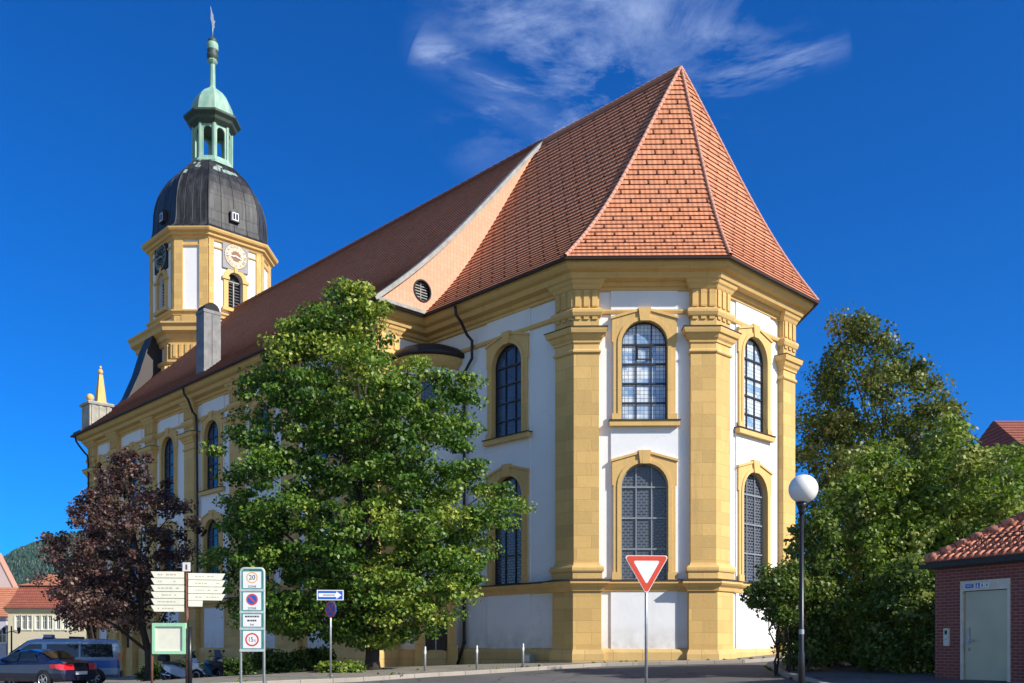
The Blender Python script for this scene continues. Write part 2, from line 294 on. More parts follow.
# ------------------------------------------------------------------ mesh builder
ORG = {}
class MB:
    def __init__(s): s.v = []; s.f = []; s.m = []; s.uv = []; s.sm = []
    def face(s, pts, mi=0, uvs=None, smooth=False):
        i = len(s.v); s.v += [tuple(p) for p in pts]; s.f.append(tuple(range(i, i + len(pts)))); s.m.append(mi); s.sm.append(smooth)
        if uvs is None:
            a, b, c = Vector(pts[0]), Vector(pts[1]), Vector(pts[2]); n = (b - a).cross(c - a)
            if n.length < 1e-9 and len(pts) > 3: n = (Vector(pts[2]) - a).cross(Vector(pts[3]) - a)
            n = n.normalized() if n.length > 1e-12 else Vector((0, 0, 1))
            if abs(n.z) > .92: uvs = [(p[0], p[1]) for p in pts]
            else:
                t = Vector((-n.y, n.x)); t.normalize(); k = 1 / math.sqrt(max(1 - n.z * n.z, .05))
                if t.x < -1e-6 or (abs(t.x) < 1e-6 and t.y < 0): t = -t
                uvs = [(p[0] * t.x + p[1] * t.y, p[2] * k) for p in pts]
        s.uv += uvs
    def quad(s, a, b, c, d, mi=0, **k): s.face([a, b, c, d], mi, **k)
    def hexa(s, p, mi=0):   # 8 points: bottom 4, top 4
        for q in ((3, 2, 1, 0), (4, 5, 6, 7), (0, 1, 5, 4), (1, 2, 6, 5), (2, 3, 7, 6), (3, 0, 4, 7)): s.face([p[i] for i in q], mi)
    def box(s, x0, x1, y0, y1, z0, z1, mi=0): s.hexa([(x0, y0, z0), (x1, y0, z0), (x1, y1, z0), (x0, y1, z0), (x0, y0, z1), (x1, y0, z1), (x1, y1, z1), (x0, y1, z1)], mi)
    def rings(s, R, mi=0, closed=True, cap0=True, cap1=True, smooth=False):
        n = len(R[0])
        for r0, r1 in zip(R, R[1:]):
            for i in range(n if closed else n - 1):
                j = (i + 1) % n; s.face([r0[i], r0[j], r1[j], r1[i]], mi, smooth=smooth)
        if cap0: s.face(list(reversed(R[0])), mi)
        if cap1: s.face(R[-1], mi)
    def tube(s, pts, r, n=8, mi=0, smooth=True, cap=True):
        pts = [Vector(p) for p in pts]; rs = r if isinstance(r, (list, tuple)) else [r] * len(pts); R = []; ref = None
        for i, p in enumerate(pts):
            d = (pts[min(i + 1, len(pts) - 1)] - pts[max(i - 1, 0)]).normalized()
            if ref is None: ref = Vector((1, 0, 0)) if abs(d.x) < .8 else Vector((0, 1, 0))
            u = (ref - d * ref.dot(d)).normalized(); ref = u; w = d.cross(u)
            R.append([p + (u * math.cos(2 * PI * k / n) + w * math.sin(2 * PI * k / n)) * rs[i] for k in range(n)])
        s.rings(R, mi, cap0=cap, cap1=cap, smooth=smooth)
    def lathe(s, c, prof, n=24, mi=0, smooth=True, rot=0, a0=0, a1=2 * PI):
        full = abs(a1 - a0 - 2 * PI) < 1e-6; k = n if full else n + 1
        R = [[(c[0] + r * math.cos(rot + a0 + (a1 - a0) * i / n), c[1] + r * math.sin(rot + a0 + (a1 - a0) * i / n), c[2] + h) for i in range(k)] for r, h in prof]
        s.rings(R, mi, closed=full, cap0=False, cap1=False, smooth=smooth)
    def ball(s, c, rx, ry, rz, mi=0, n=12, m=8):
        R = [[(c[0] + rx * math.sin(PI * j / m) * math.cos(2 * PI * i / n), c[1] + ry * math.sin(PI * j / m) * math.sin(2 * PI * i / n), c[2] - rz * math.cos(PI * j / m)) for i in range(n)] for j in range(m + 1)]
        s.rings(R, mi, cap0=False, cap1=False, smooth=True)
    def sweep(s, poly, prof, closed=True, mi=0, cap=True):
        P = [Vector(q[:2]) for q in poly]; n = len(P); R = []
        for i in range(n):
            if closed or 0 < i < n - 1:
                d1 = (P[i] - P[i - 1]).normalized(); d2 = (P[(i + 1) % n] - P[i]).normalized()
            elif i == 0: d1 = d2 = (P[1] - P[0]).normalized()
            else: d1 = d2 = (P[-1] - P[-2]).normalized()
            n1 = Vector((d1.y, -d1.x)); n2 = Vector((d2.y, -d2.x)); mt = (n1 + n2) / (1 + n1.dot(n2))
            R.append([(P[i].x + mt.x * o, P[i].y + mt.y * o, h) for o, h in prof])
        for i in range(n if closed else n - 1):
            r0, r1 = R[i], R[(i + 1) % n]
            for k in range(len(prof) - 1): s.face([r0[k], r1[k], r1[k + 1], r0[k + 1]], mi)
        if not closed and cap:
            s.face(R[0], mi); s.face(list(reversed(R[-1])), mi)
    def build(s, name, mats, parent=None, kind=None):
        me = bpy.data.meshes.new(name); o = bpy.data.objects.new(name, me); COL.objects.link(o)
        off = Vector((0, 0, 0))
        if parent is not None: off = ORG.get(parent.name, off); o.parent = parent
        ORG[o.name] = off
        V = np.array(s.v, dtype=float) - np.array(off)
        me.from_pydata(V.tolist(), [], s.f); me.polygons.foreach_set('material_index', s.m); me.polygons.foreach_set('use_smooth', s.sm)
        uvl = me.uv_layers.new(name='UVMap'); uvl.data.foreach_set('uv', np.array(s.uv, dtype=float).ravel())
        for m in (mats if isinstance(mats, (list, tuple)) else [mats]): me.materials.append(M[m] if isinstance(m, str) else m)
        if any(s.sm):
            import bmesh
            bm = bmesh.new(); bm.from_mesh(me); bmesh.ops.remove_doubles(bm, verts=bm.verts, dist=1e-4); bm.to_mesh(me); bm.free()
        me.validate(); me.update()
        if kind: o['kind'] = kind
        return o
def tag(o, label=None, cat=None, group=None, kind=None):
    if label: o['label'] = label
    if cat: o['category'] = cat
    if group: o['group'] = group
    if kind: o['kind'] = kind
    return o
def thing(name, loc, label, cat, group=None, rz=0, world=True):
    o = bpy.data.objects.new(name, None); COL.objects.link(o); o.location = loc; o.rotation_euler = (0, 0, rz)
    o.empty_display_size = .3; ORG[o.name] = Vector(loc) if world else Vector((0, 0, 0)); return tag(o, label, cat, group)
class Fr:   # wall frame: u along, h up, o outwards
    def __init__(s, P, d): s.P = Vector(P[:2]); s.d = Vector(d[:2]).normalized(); s.n = Vector((s.d.y, -s.d.x))
    def __call__(s, u, h, o=0): q = s.P + s.d * u + s.n * o; return (q.x, q.y, h)
    def box(s, mb, u0, u1, h0, h1, o0, o1, mi=0):
        mb.hexa([s(u0, h0, o1), s(u1, h0, o1), s(u1, h0, o0), s(u0, h0, o0), s(u0, h1, o1), s(u1, h1, o1), s(u1, h1, o0), s(u0, h1, o0)], mi)
    def poly(s, mb, pts, o0, o1, mi=0, mis=None, holes=(), outer_sides=True, hole_sides=True):
        """plate with front at o1, sides back to o0"""
        loops = [pts] + list(holes); allp = [p for l in loops for p in l]
        tris = tessellate_polygon([[Vector((p[0], p[1], 0)) for p in l] for l in loops])
        for t in tris:
            q = [allp[i] for i in t]
            ar = (q[1][0] - q[0][0]) * (q[2][1] - q[0][1]) - (q[2][0] - q[0][0]) * (q[1][1] - q[0][1])
            if abs(ar) < 1e-9: continue
            if ar < 0: q.reverse()
            mb.face([s(a, b, o1) for a, b in q], mi)
        if mis is None: mis = mi
        for li, l in enumerate(loops):
            if (li == 0 and not outer_sides) or (li > 0 and not hole_sides): continue
            ar = sum(l[i][0] * l[(i + 1) % len(l)][1] - l[(i + 1) % len(l)][0] * l[i][1] for i in range(len(l)))
            L = l if (ar > 0) == (li == 0) else l[::-1]
            for i in range(len(L)):
                a, b = L[i], L[(i + 1) % len(L)]
                mb.face([s(*a, o0), s(*b, o0), s(*b, o1), s(*a, o1)], mis)
def arch(cx, w, h0, h1, n=14):
    r = w / 2; c = h1 - r
    return [(cx - r, h0), (cx + r, h0)] + [(cx + r * math.cos(PI * i / n), c + r * math.sin(PI * i / n)) for i in range(n + 1)]
def circle(cx, cy, r, n=24): return [(cx + r * math.cos(2 * PI * i / n), cy + r * math.sin(2 * PI * i / n)) for i in range(n)]
def text(mb, fr, s, u, h, size, o, mi=0, rot=0, sx=1):
    cu = bpy.data.curves.new('t', 'FONT'); cu.body = s; cu.size = size; cu.align_x = 'CENTER'; cu.align_y = 'CENTER'
    ob = bpy.data.objects.new('t', cu); me = bpy.data.meshes.new_from_object(ob)
    for p in me.polygons:
        pts = []
        for vi in p.vertices:
            c = me.vertices[vi].co; x, y = c.x * sx, c.y
            x, y = x * math.cos(rot) - y * math.sin(rot), x * math.sin(rot) + y * math.cos(rot); pts.append(fr(u + x, h + y, o))
        mb.face(pts, mi)
    bpy.data.objects.remove(ob); bpy.data.curves.remove(cu); bpy.data.meshes.remove(me)

# ------------------------------------------------------------------ terrain
CP = [(-19.6, 40, -1.7), (-14, 40, -1.6), (-14, 36, -1.47), (-6.9, 26, -1.02), (-4.67, 28, -.97), (-4.67, 31, -.80), (-2.65, 30, -.90), (1.7, 33, -.72), (5, 34.9, -.60),
      (8.3, 34.9, -.55), (12.5, 39, -.30), (10, 20, -.79), (0, 0, -1.6), (9.2, 32, -.50), (10.5, 28, -.62), (-40, 40, -2.2), (-45, 80, -2.8), (-25, 65, -2.0), (0, 80, -1.2), (40, 80, -.6), (40, 40, -.3),
      (30, 0, -1.2), (-30, 0, -2.0), (-30, 20, -1.9), (0, -20, -1.7), (-60, 120, -3.2), (-100, 100, -3), (120, 120, -.5), (100, 0, -1), (-100, 0, -2.4), (0, 160, -2), (16, 30, -.45)]
_c = np.array(CP)
def _phi(r): return r * r * np.log(r + 1e-9)
_n = len(_c); _K = _phi(np.hypot(_c[:, None, 0] - _c[None, :, 0], _c[:, None, 1] - _c[None, :, 1])) + np.eye(_n) * .5
_P = np.c_[np.ones(_n), _c[:, :2]]; _A = np.block([[_K, _P], [_P.T, np.zeros((3, 3))]]); _w = np.linalg.solve(_A, np.r_[_c[:, 2], 0, 0, 0])
def gz(x, y):
    x = max(-110, min(130, x)); y = max(-40, min(170, y))
    r = np.hypot(_c[:, 0] - x, _c[:, 1] - y); z = float(_phi(r) @ _w[:_n] + _w[_n] + _w[_n + 1] * x + _w[_n + 2] * y)
    return max(-4.5, min(.2, z))
def axis_vals(lo, hi, fine_lo, fine_hi, fs, cs):
    a = list(np.arange(fine_lo, fine_hi + .01, fs)); 
    x = fine_lo; st = fs
    while x > lo: st = min(st * 1.35, cs); x -= st; a.insert(0, x)
    x = a[-1]; st = fs
    while x < hi: st = min(st * 1.35, cs); x += st; a.append(x)
    return a
def sheet(name, xs, ys, zf, mat, kind='structure', smooth=True):
    mb = MB(); Z = [[zf(x, y) for y in ys] for x in xs]
    for i in range(len(xs) - 1):
        for j in range(len(ys) - 1):
            mb.face([(xs[i], ys[j], Z[i][j]), (xs[i + 1], ys[j], Z[i + 1][j]), (xs[i + 1], ys[j + 1], Z[i + 1][j + 1]), (xs[i], ys[j + 1], Z[i][j + 1])], 0, smooth=smooth)
    return mb.build(name, mat, kind=kind)
KD = .12
sheet('ground', axis_vals(-2500, 2500, -45, 45, 1.5, 300), axis_vals(-400, 3500, -6, 80, 1.5, 300), lambda x, y: gz(x, y) - KD - .03, 'ground')
# road: strip in front of the kerbs
KERB = [(-34, 21.5), (-20, 23), (-11, 24.6), (-6.9, 26.2), (-4.67, 27.75), (-2.65, 29.9), (.4, 32.0), (1.9, 33.1), (3.2, 33.85), (4.6, 34.1), (8.5, 34.1), (10.2, 35.3), (13.6, 38.7), (24, 49)]
def dense(pl, st=.6):
    r = []
    for a, b in zip(pl, pl[1:]):
        a = Vector(a); b = Vector(b); k = max(1, int((b - a).length / st)); r += [a.lerp(b, i / k) for i in range(k)]
    return r + [Vector(pl[-1])]
KL = dense(KERB)
# the road sheet runs from y=-8 up to just under the kerb line
mb = MB(); prev = None
for q in KL:
    ys = np.linspace(-8, q.y + .05, 26)
    col = [(q.x, y, gz(q.x, y) - KD) for y in ys]
    if prev:
        for k in range(25): mb.face([prev[k], col[k], col[k + 1], prev[k + 1]], smooth=True)
    prev = col
mb.build('road', 'asphalt', kind='structure')
def pavement(name, line, back, mat):
    mb = MB(); prev = None
    for q in line:
        b = back(q); col = []
        for k in range(19):
            r = q.lerp(b, (k / 18) ** 1.3); col.append((r.x, r.y, gz(r.x, r.y)))
        if prev:
            for k in range(18): mb.face([prev[k], col[k], col[k + 1], prev[k + 1]], smooth=True)
        prev = col
    return mb.build(name, mat, kind='structure')
pavement('pavement', KL, lambda q: Vector((q.x * 1.2 - 2, q.y + 40)), 'paving')
def kerb(name, line):
    mb = MB(); R = []
    acc = 0; last = None
    for i, q in enumerate(line):
        d = (line[min(i + 1, len(line) - 1)] - line[max(i - 1, 0)]).normalized(); n = Vector((d.y, -d.x)); z = gz(q.x, q.y)
        a = q + n * .09; b = q - n * .09
        if last is not None: acc += (q - last).length
        last = q
        R.append(([(a.x, a.y, z - KD - .02), (a.x, a.y, z - .012), (a.x - n.x * .02, a.y - n.y * .02, z + .006), (b.x, b.y, z + .006), (b.x, b.y, z - KD)], acc))
    for (r0, a0), (r1, a1) in zip(R, R[1:]):
        for k in range(4): mb.face([r0[k], r1[k], r1[k + 1], r0[k + 1]], uvs=[(a0, k * .1), (a1, k * .1), (a1, k * .1 + .1), (a0, k * .1 + .1)])
    mb.build(name, 'kerb', kind='structure')
kerb('kerb', KL)
KR = dense([(24, 44), (16, 38.5), (11.5, 34.6), (9.0, 31.6), (8.3, 30.0), (7.6, 26), (6.9, 20), (6.4, 8), (6.2, -6)])
def bk(q): return Vector((q.x + 26, q.y + 2)) if q.y < 32 else Vector((q.x + 24, q.y - 5))
pavement('pavement_right', KR, bk, 'asphalt')
kerb('kerb_right', KR)

# ------------------------------------------------------------------ church geometry
th = math.radians(45.9); av = Vector((-math.cos(th), math.sin(th))); pv = Vector((math.sin(th), math.cos(th)))
A0 = Vector((8.06, 34.44)) + pv * 3.1
def P(t, s): return A0 + av * t + pv * s
HE = 14.38; HR = 24.65; TG = 12.68; HC = 7.385; HN = 10.05; TE = 48.0; TA = 4.4
GUT = [P(TE, -HN), P(TG, -HN), P(TG, -HC), P(4.285, -HC), P(0, -3.1), P(0, 3.5), P(4.285, HC), P(TG, HC), P(TG, HN), P(TE, HN)]
def inset(poly, o):
    n = len(poly); R = []
    for i in range(n):
        d1 = (poly[i] - poly[i - 1]).normalized(); d2 = (poly[(i + 1) % n] - poly[i]).normalized()
        n1 = Vector((d1.y, -d1.x)); n2 = Vector((d2.y, -d2.x)); R.append(poly[i] - (n1 + n2) / (1 + n1.dot(n2)) * o)
    return R
OV = 1.05
WALL = inset(GUT, OV)
church = thing('church', (*P(20, 0), -1), 'large baroque church with white walls, ochre pilasters, steep red tiled roof and domed clock tower', 'church')
frames = [Fr(WALL[i], WALL[(i + 1) % 10] - WALL[i]) for i in range(10)]
lens = [(WALL[(i + 1) % 10] - WALL[i]).length for i in range(10)]
# window centres on each wall
nave_t = [45.45, 40.0, 34.7, 29.1, 23.7, 18.3]
tw0 = TE - OV          # t of WALL[0]
wins = {0: [tw0 - t for t in nave_t], 2: [], 3: [lens[3] / 2], 4: [lens[4] / 2]}
tC1w = None
u_choir = lens[2] - (8.42 - (4.285 + OV * math.tan(math.radians(22.5)))) 
wins[2] = [u_choir]
WU = (1.74, 8.53, 12.36); WL = (1.78, 2.49, 6.93)
mb = MB()
TOPW = 13.7
for i in range(10):
    holes = []
    for u in wins.get(i, []):
        holes.append(arch(u, WU[0], WU[1], WU[2])); holes.append(arch(u, WL[0], WL[1], WL[2]))
    frames[i].poly(mb, [(0, -4), (lens[i], -4), (lens[i], TOPW), (0, TOPW)], -.38, 0, 0, holes=holes, outer_sides=False)
    for u in wins.get(i, []):      # slightly raised central strip
        w = 1.27
        frames[i].poly(mb, [(u - w, 2.47), (u + w, 2.47), (u + w, TOPW), (u - w, TOPW)], 0, .06, 0, holes=[arch(u, WU[0], WU[1], WU[2]), arch(u, WL[0], WL[1], WL[2])])
        frames[i].box(mb, u - w, u + w, -.15, 2.06, 0, .06)
mb.build('wall', 'plaster', church)
# windows
def window(fr, u, w, h0, h1, glass, bars, sill, cols, rows, lower):
    mb = MB(); ear = h1 + .07; sp = h1 - w / 2; W2 = 1.23; hb = h0
    outer = [(u - W2 + .05, hb), (u + W2 - .05, hb), (u + W2 - .05, sp + .05), (u + W2, sp + .05), (u + W2, ear), (u + .2, h1 + .36), (u - .2, h1 + .36), (u - W2, ear), (u - W2, sp + .05), (u - W2 + .05, sp + .05)]
    ar = arch(u, w, h0, h1)
    fr.poly(mb, outer, .06, .14, holes=[ar], hole_sides=True)
    # raised inner moulding round the opening
    o2 = arch(u, w + .30, h0, h1 + .15, 14); fr.poly(mb, o2, .14, .175, holes=[arch(u, w + .02, h0 - .0, h1 + .01)])
    # cap along the sloping head
    for a, b in (((u - W2 - .04, ear - .02), (u - .2, h1 + .35)), ((u + .2, h1 + .35), (u + W2 + .04, ear - .02))):
        pts = [(a[0], a[1]), (b[0], b[1]), (b[0], b[1] + .09), (a[0], a[1] + .09)]
        fr.poly(mb, pts, .06, .19)
    fr.poly(mb, [(u - .17, h1 - .03), (u + .17, h1 - .03), (u + .24, h1 + .48), (u - .24, h1 + .48)], .06, .22)
    for sgn in (-1, 1): fr.box(mb, u + sgn * (W2 - .17) - .18, u + sgn * (W2 - .17) + .18, h0 + .0, h0 + .28, .13, .185)
    # lining of the opening
    fo = fr.poly
    L = arch(u, w, h0, h1)
    for k in range(1, len(L)):
        a, b = L[k], L[(k + 1) % len(L)]
        q = [fr(a[0] - (a[0] - u) * .006, a[1], .07), fr(b[0] - (b[0] - u) * .006, b[1] - .004, .07), fr(b[0] - (b[0] - u) * .006, b[1] - .004, -.30), fr(a[0] - (a[0] - u) * .006, a[1], -.30)]
        mb.face(q)
    wo = mb.build('window', 'ochre_flat', church)
    if sill:
        m = MB(); fr.poly(m, [(u - W2 - .1, h0 - .2), (u + W2 + .1, h0 - .2), (u + W2 + .1, h0), (u - W2 - .1, h0)], .05, .26); fr.box(m, u - W2 - .13, u + W2 + .13, h0, h0 + .035, .0, .30, 1)
        m.build('sill', ['ochre_flat', 'gutter'], wo)
    m = MB(); fr.poly(m, arch(u, w, h0, h1), -.16, -.12, outer_sides=False); m.build('pane', glass, wo)
    m = MB(); r = w / 2; c = h1 - r
    for k in range(1, cols):
        x = u - r + w * k / cols; top = c + math.sqrt(max(0, r * r - (x - u) ** 2)); fr.box(m, x - .022, x + .022, h0, top - .01, -.119, -.07)
    for k in range(1, rows + 1):
        hh = h0 + (c - h0) * k / rows
        fr.box(m, u - r + .01, u + r - .01, hh - (.03 if k % 1 == 0 else .015), hh + .03, -.118, -.06)
    if upper_flap(u, lower, fr): 
        x0 = u - r + w / cols + .02; x1 = x0 + w / cols - .04; hh = c - .03; hl = hh - .55
        for q in ((x0, x1, hh - .05, hh), (x0, x1, hl, hl + .05), (x0, x0 + .05, hl, hh), (x1 - .05, x1, hl, hh)): fr.box(m, *q, -.06, -.03)
    rim = arch(u, w - .01, h0 + .005, h1 - .005); fr.poly(m, rim, -.119, -.05, holes=[arch(u, w - .10, h0 + .05, h1 - .05)])
    m.build('glazing_bars', bars, wo)
def upper_flap(u, lower, fr): return (not lower) and fr in (frames[3],)
for i, L in wins.items():
    for u in L:
        up, lo = {0: ('glass_blue', 'glass_blue'), 2: ('glass_blue', 'glass_hex'), 3: ('glass_sky_reflection', 'glass_hex'), 4: ('glass_sky_reflection', 'glass_hex')}[i]
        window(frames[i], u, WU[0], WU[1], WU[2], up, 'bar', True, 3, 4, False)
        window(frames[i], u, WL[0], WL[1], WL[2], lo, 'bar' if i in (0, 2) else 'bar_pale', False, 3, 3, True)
# string course, ledge, cornice, base course, gutter
mb = MB(); mb.sweep(WALL, [(0, 12.62), (.09, 12.64), (.12, 12.72), (.12, 12.78), (0, 12.80)]); mb.build('string_course', 'ochre_flat', church)
mb = MB(); mb.sweep(WALL, [(0, 2.04), (.10, 2.06), (.14, 2.2), (.24, 2.27), (.30, 2.34), (.30, 2.42)], mi=0); mb.sweep(WALL, [(.30, 2.42), (.32, 2.42), (.32, 2.45), (0, 2.52)], mi=1); mb.build('ledge', ['ochre_flat', 'gutter'], church)
mb = MB(); mb.sweep(WALL, [(0, 13.50), (.10, 13.52), (.10, 13.62), (.20, 13.66), (.24, 13.74), (.24, 13.80), (.52, 13.84), (.56, 13.92), (.60, 14.02), (.78, 14.08), (.86, 14.16), (.93, 14.28), (.96, 14.34), (0, 14.40)]); mb.build('cornice', 'ochre_flat', church)
mb = MB(); mb.sweep(WALL, [(0, -4), (.20, -4), (.20, -.28), (.15, -.18), (.0, -.12)]); mb.build('base_course', 'plinth', church)
mb = MB(); g = []
mb.sweep(WALL, [(.97, 14.36), (1.00, 14.31), (1.06, 14.29), (1.12, 14.31), (1.14, 14.38), (1.12, 14.38), (1.06, 14.31), (.99, 14.37)]); mb.build('gutter', 'gutter', church)
# pilasters
def pilaster(V, d1, d2, e1, e2, wide=0, name='pilaster', cornice=True):
    V = Vector(V[:2]); d1 = Vector(d1).normalized(); d2 = Vector(d2).normalized(); n1 = Vector((d1.y, -d1.x)); n2 = Vector((d2.y, -d2.x)); mt = (n1 + n2) / (1 + n1.dot(n2))
    def ring(o, h, x=None, ex=0):
        if x is None: x = max(0, o - .25)
        a = V - d1 * (e1 + x + ex); b = V + d2 * (e2 + x + ex)
        return [(a.x, a.y, h), (a.x + n1.x * o, a.y + n1.y * o, h), (V.x + mt.x * o, V.y + mt.y * o, h), (b.x + n2.x * o, b.y + n2.y * o, h), (b.x, b.y, h)]
    mb = MB()
    def stack(pr, ex=0, mi=0): mb.rings([ring(o, h, ex=ex) for o, h in pr], mi, closed=False, cap0=True, cap1=True)
    stack([(.42, -4), (.42, -.35), (.36, -.18)], wide, 2)                              # foot stones
    stack([(.33, -.18), (.33, 2.03)], wide)                                              # pedestal
    stack([(.36, 2.03), (.40, 2.05), (.44, 2.18), (.54, 2.26), (.60, 2.33), (.60, 2.42)], wide * .9, 1); stack([(.62, 2.42), (.62, 2.45), (.36, 2.52)], wide * .9, 3)
    stack([(.36, 2.50), (.36, 2.78)]); stack([(.40, 2.78), (.42, 2.84), (.42, 2.93), (.38, 3.0), (.30, 3.02), (.27, 3.12)], 0, 1)
    stack([(.25, 3.1), (.25, 11.1)])
    stack([(.29, 11.08), (.32, 11.12), (.32, 11.18), (.27, 11.22), (.25, 11.24), (.25, 11.46), (.30, 11.48), (.31, 11.56), (.38, 11.64), (.43, 11.76), (.50, 11.80), (.53, 11.90), (.55, 12.0)], 0, 1)
    stack([(.57, 12.0), (.57, 12.03), (.26, 12.10)], 0, 3)
    stack([(.25, 12.06), (.25, 12.48)]); stack([(.29, 12.46), (.33, 12.50), (.38, 12.62), (.38, 12.72), (.30, 12.78)], 0, 1)
    stack([(.25, 12.76), (.25, 13.52)])
    stack([(.28, 13.50), (.32, 13.56), (.36, 13.64), (.42, 13.70), (.46, 13.80), (.53, 13.86), (.55, 13.93), (.57, 14.0)], 0, 1)
    # fluted frieze blocks and drops
    for base, d, e, n in ((V, -d1, e1, n1), (V, d2, e2, n2)):
        oo = .25
        st = mt - n * 1.0; off = st.dot(d) * oo   # corner shift along the leg
        k = 3; Ltot = e - off
        for j in range(k):
            c0 = off + Ltot * (j + .18) / k; c1 = off + Ltot * (j + .82) / k
            p0 = base + d * c0 + n * (oo - .02); p1 = base + d * c1 + n * (oo - .02); q0 = p0 + n * .07; q1 = p1 + n * .07
            for (h0, h1, ex) in ((12.84, 13.48, 0), (12.36, 12.46, 0)):
                mb.hexa([(p0.x, p0.y, h0), (p1.x, p1.y, h0), (q1.x, q1.y, h0), (q0.x, q0.y, h0), (p0.x, p0.y, h1), (p1.x, p1.y, h1), (q1.x, q1.y, h1), (q0.x, q0.y, h1)], 0)
    return mb.build(name, ['ochre', 'ochre_flat', 'plinth', 'gutter'], church)
for i in (3, 4, 5, 6):
    pilaster(WALL[i], frames[i - 1].d, frames[i].d, .86, .86)
pilaster(WALL[1], frames[0].d, frames[1].d, 1.0, .9, .25); pilaster(WALL[0], frames[9].d, frames[0].d, .9, 1.0, .25)
for t in (15.9 + .0, 20.9, 26.2, 31.64, 37.1, 42.65):
    u = tw0 - t; V = frames[0](u, 0, 0); pilaster(V, frames[0].d, frames[0].d, .62, .62, .35)
# white recessed panels sit between ochre fields under the ledge of the long wall
pil_u = sorted([tw0 - t for t in (15.9, 20.9, 26.2, 31.64, 37.1, 42.65)])
for u0, u1 in zip([1.2] + pil_u, pil_u + [lens[0] - 1.2]):
    mb = MB()
    for a, b in ((u0 + .9, u0 + 1.5), (u1 - 1.5, u1 - .9)):
        if b > a and u1 - u0 > 3.2: frames[0].box(mb, a, b, -.9, 2.05, 0, .07)
    frames[0].box(mb, u0 + .9, u1 - .9, -2.5, -.45, 0, .23); mb.build('base_panel_frame', 'ochre', church)
# ---- roofs
def sag(q, k=.62): return k * math.sin(PI * q ** 1.45)
def roof_pt(top, bot, q, k=.62):
    p = Vector(top).lerp(Vector(bot), q); p.z -= sag(q, k); return p
LIPM = 0
def tile_face(mb, tl, tr, bl, br, rows, k=.62, ticks=False, lip=.045, mi=0, seg=1):
    """tl/tr top points, bl/br eave points; real stepped courses"""
    tl, tr, bl, br = map(Vector, (tl, tr, bl, br)); e = (br - bl); e.z = 0; ed = e.normalized()
    nrm = Vector((ed.y, -ed.x, 0))      # outward horizontal
    L = [roof_pt(tl, bl, i / rows, k) for i in range(rows + 1)]; R = [roof_pt(tr, br, i / rows, k) for i in range(rows + 1)]
    arc = 0; A = [0]
    for i in range(rows): arc += ((L[i + 1] - L[i] + R[i + 1] - R[i]) * .5 - ed * ((L[i + 1] - L[i] + R[i + 1] - R[i]) * .5).dot(ed)).length; A.append(arc)
    o0 = bl
    for i in range(rows):
        a, b, c, d = L[i], R[i], R[i + 1], L[i + 1]
        up = (ed.cross((a - d) - ed * (a - d).dot(ed))).normalized()
        if up.z < 0: up = -up
        c2 = c + up * lip; d2 = d + up * lip; v0 = -A[i]; v1 = -A[i + 1]; rv = lambda p, v: ((p - o0).dot(ed), v)
        vv0 = -i * .335; vv1 = -(i + 1) * .335 + .004
        mb.face([d2, c2, b, a], mi, uvs=[rv(d2, vv1), rv(c2, vv1), rv(b, vv0), rv(a, vv0)])
        mb.face([d, c, c2, d2], LIPM if LIPM else mi, uvs=[rv(d, vv1), rv(c, vv1), rv(c2, vv1 + .01), rv(d2, vv1 + .01)])
        if ticks and i % 2 == 1 and i < rows - 1:
            w0 = (L[i + 1] - o0).dot(ed); w1 = (R[i + 1] - o0).dot(ed); ph = ((i // 2) * .37) % .74 + .05
            x = math.floor(w0 / .74) * .74 + ph
            while x < w1:
                if x > w0 + .25 and x < w1 - .15:
                    f = (x - w0) / (w1 - w0); top = a.lerp(b, (x - (a - o0).dot(ed)) / max(.01, ((b - o0).dot(ed) - (a - o0).dot(ed)))) if (b - a).length > .02 else a
                    bot = d2.lerp(c2, f); tp = bot + (top + up * .0 - bot) * .92
                    h = up * .02; wv = ed * .021
                    mb.face([bot - wv + h, bot + wv + h, tp + wv + h * 1.6, tp - wv + h * 1.6], 1)
                    mb.face([bot - wv * 3.5 + h, bot + wv + h, bot + wv + h - up * .045, bot - wv * 3.5 + h - up * .045], 1)
                x += .74
def v3(p, z): return Vector((p.x, p.y, z))
RA = v3(P(TA, 0), HR); RG = v3(P(TG + .05, 0), HR)
def eave(i, h=HE): 
    d = inset(GUT, -.02)[i]; return v3(d, h)
GE = [v3(q, HE + .02) for q in inset(GUT, -.03)]
mb = MB(); ROWS = 42; LIPM = 2
e2 = GE[2].copy(); e2x = v3(P(TG + .05, -HC - .03), HE + .02)
tile_face(mb, RG, RA, e2x, GE[3], ROWS, ticks=True)
tile_face(mb, RA, RA, GE[3], GE[4], ROWS, ticks=True)
tile_face(mb, RA, RA, GE[4], GE[5], ROWS, ticks=True)
tile_face(mb, RA, RA, GE[5], GE[6], ROWS, ticks=True)
e7x = v3(P(TG + .05, HC + .03), HE + .02)
tile_face(mb, RA, RG, GE[6], e7x, ROWS)
choir_roof = mb.build('choir_roof', ['tile', 'tick', 'lip'], church); LIPM = 0
def hip(top, bot, r, mat, name='ridge_tiles', k=.62):
    m = MB(); pts = [roof_pt(top, bot, i / 24, k) + Vector((0, 0, .05)) for i in range(25)]
    for i in range(24):      # overlapping cap tiles
        n = 2
        for j in range(n):
            a = pts[i].lerp(pts[i + 1], j / n); b = pts[i].lerp(pts[i + 1], (j + 1.08) / n); m.tube([a, b], [r * .86, r * 1.05], 7, cap=False)
    return m.build(name, mat, choir_roof)
for k in (3, 4, 5, 6): hip(RA, GE[k], .085, 'ridge')
m = MB(); 
for i in range(28): a = RA.lerp(RG, i / 28); b = RA.lerp(RG, (i + 1.05) / 28); m.tube([a + Vector((0, 0, .04)), b + Vector((0, 0, .06))], [.10, .12], 7, cap=False)
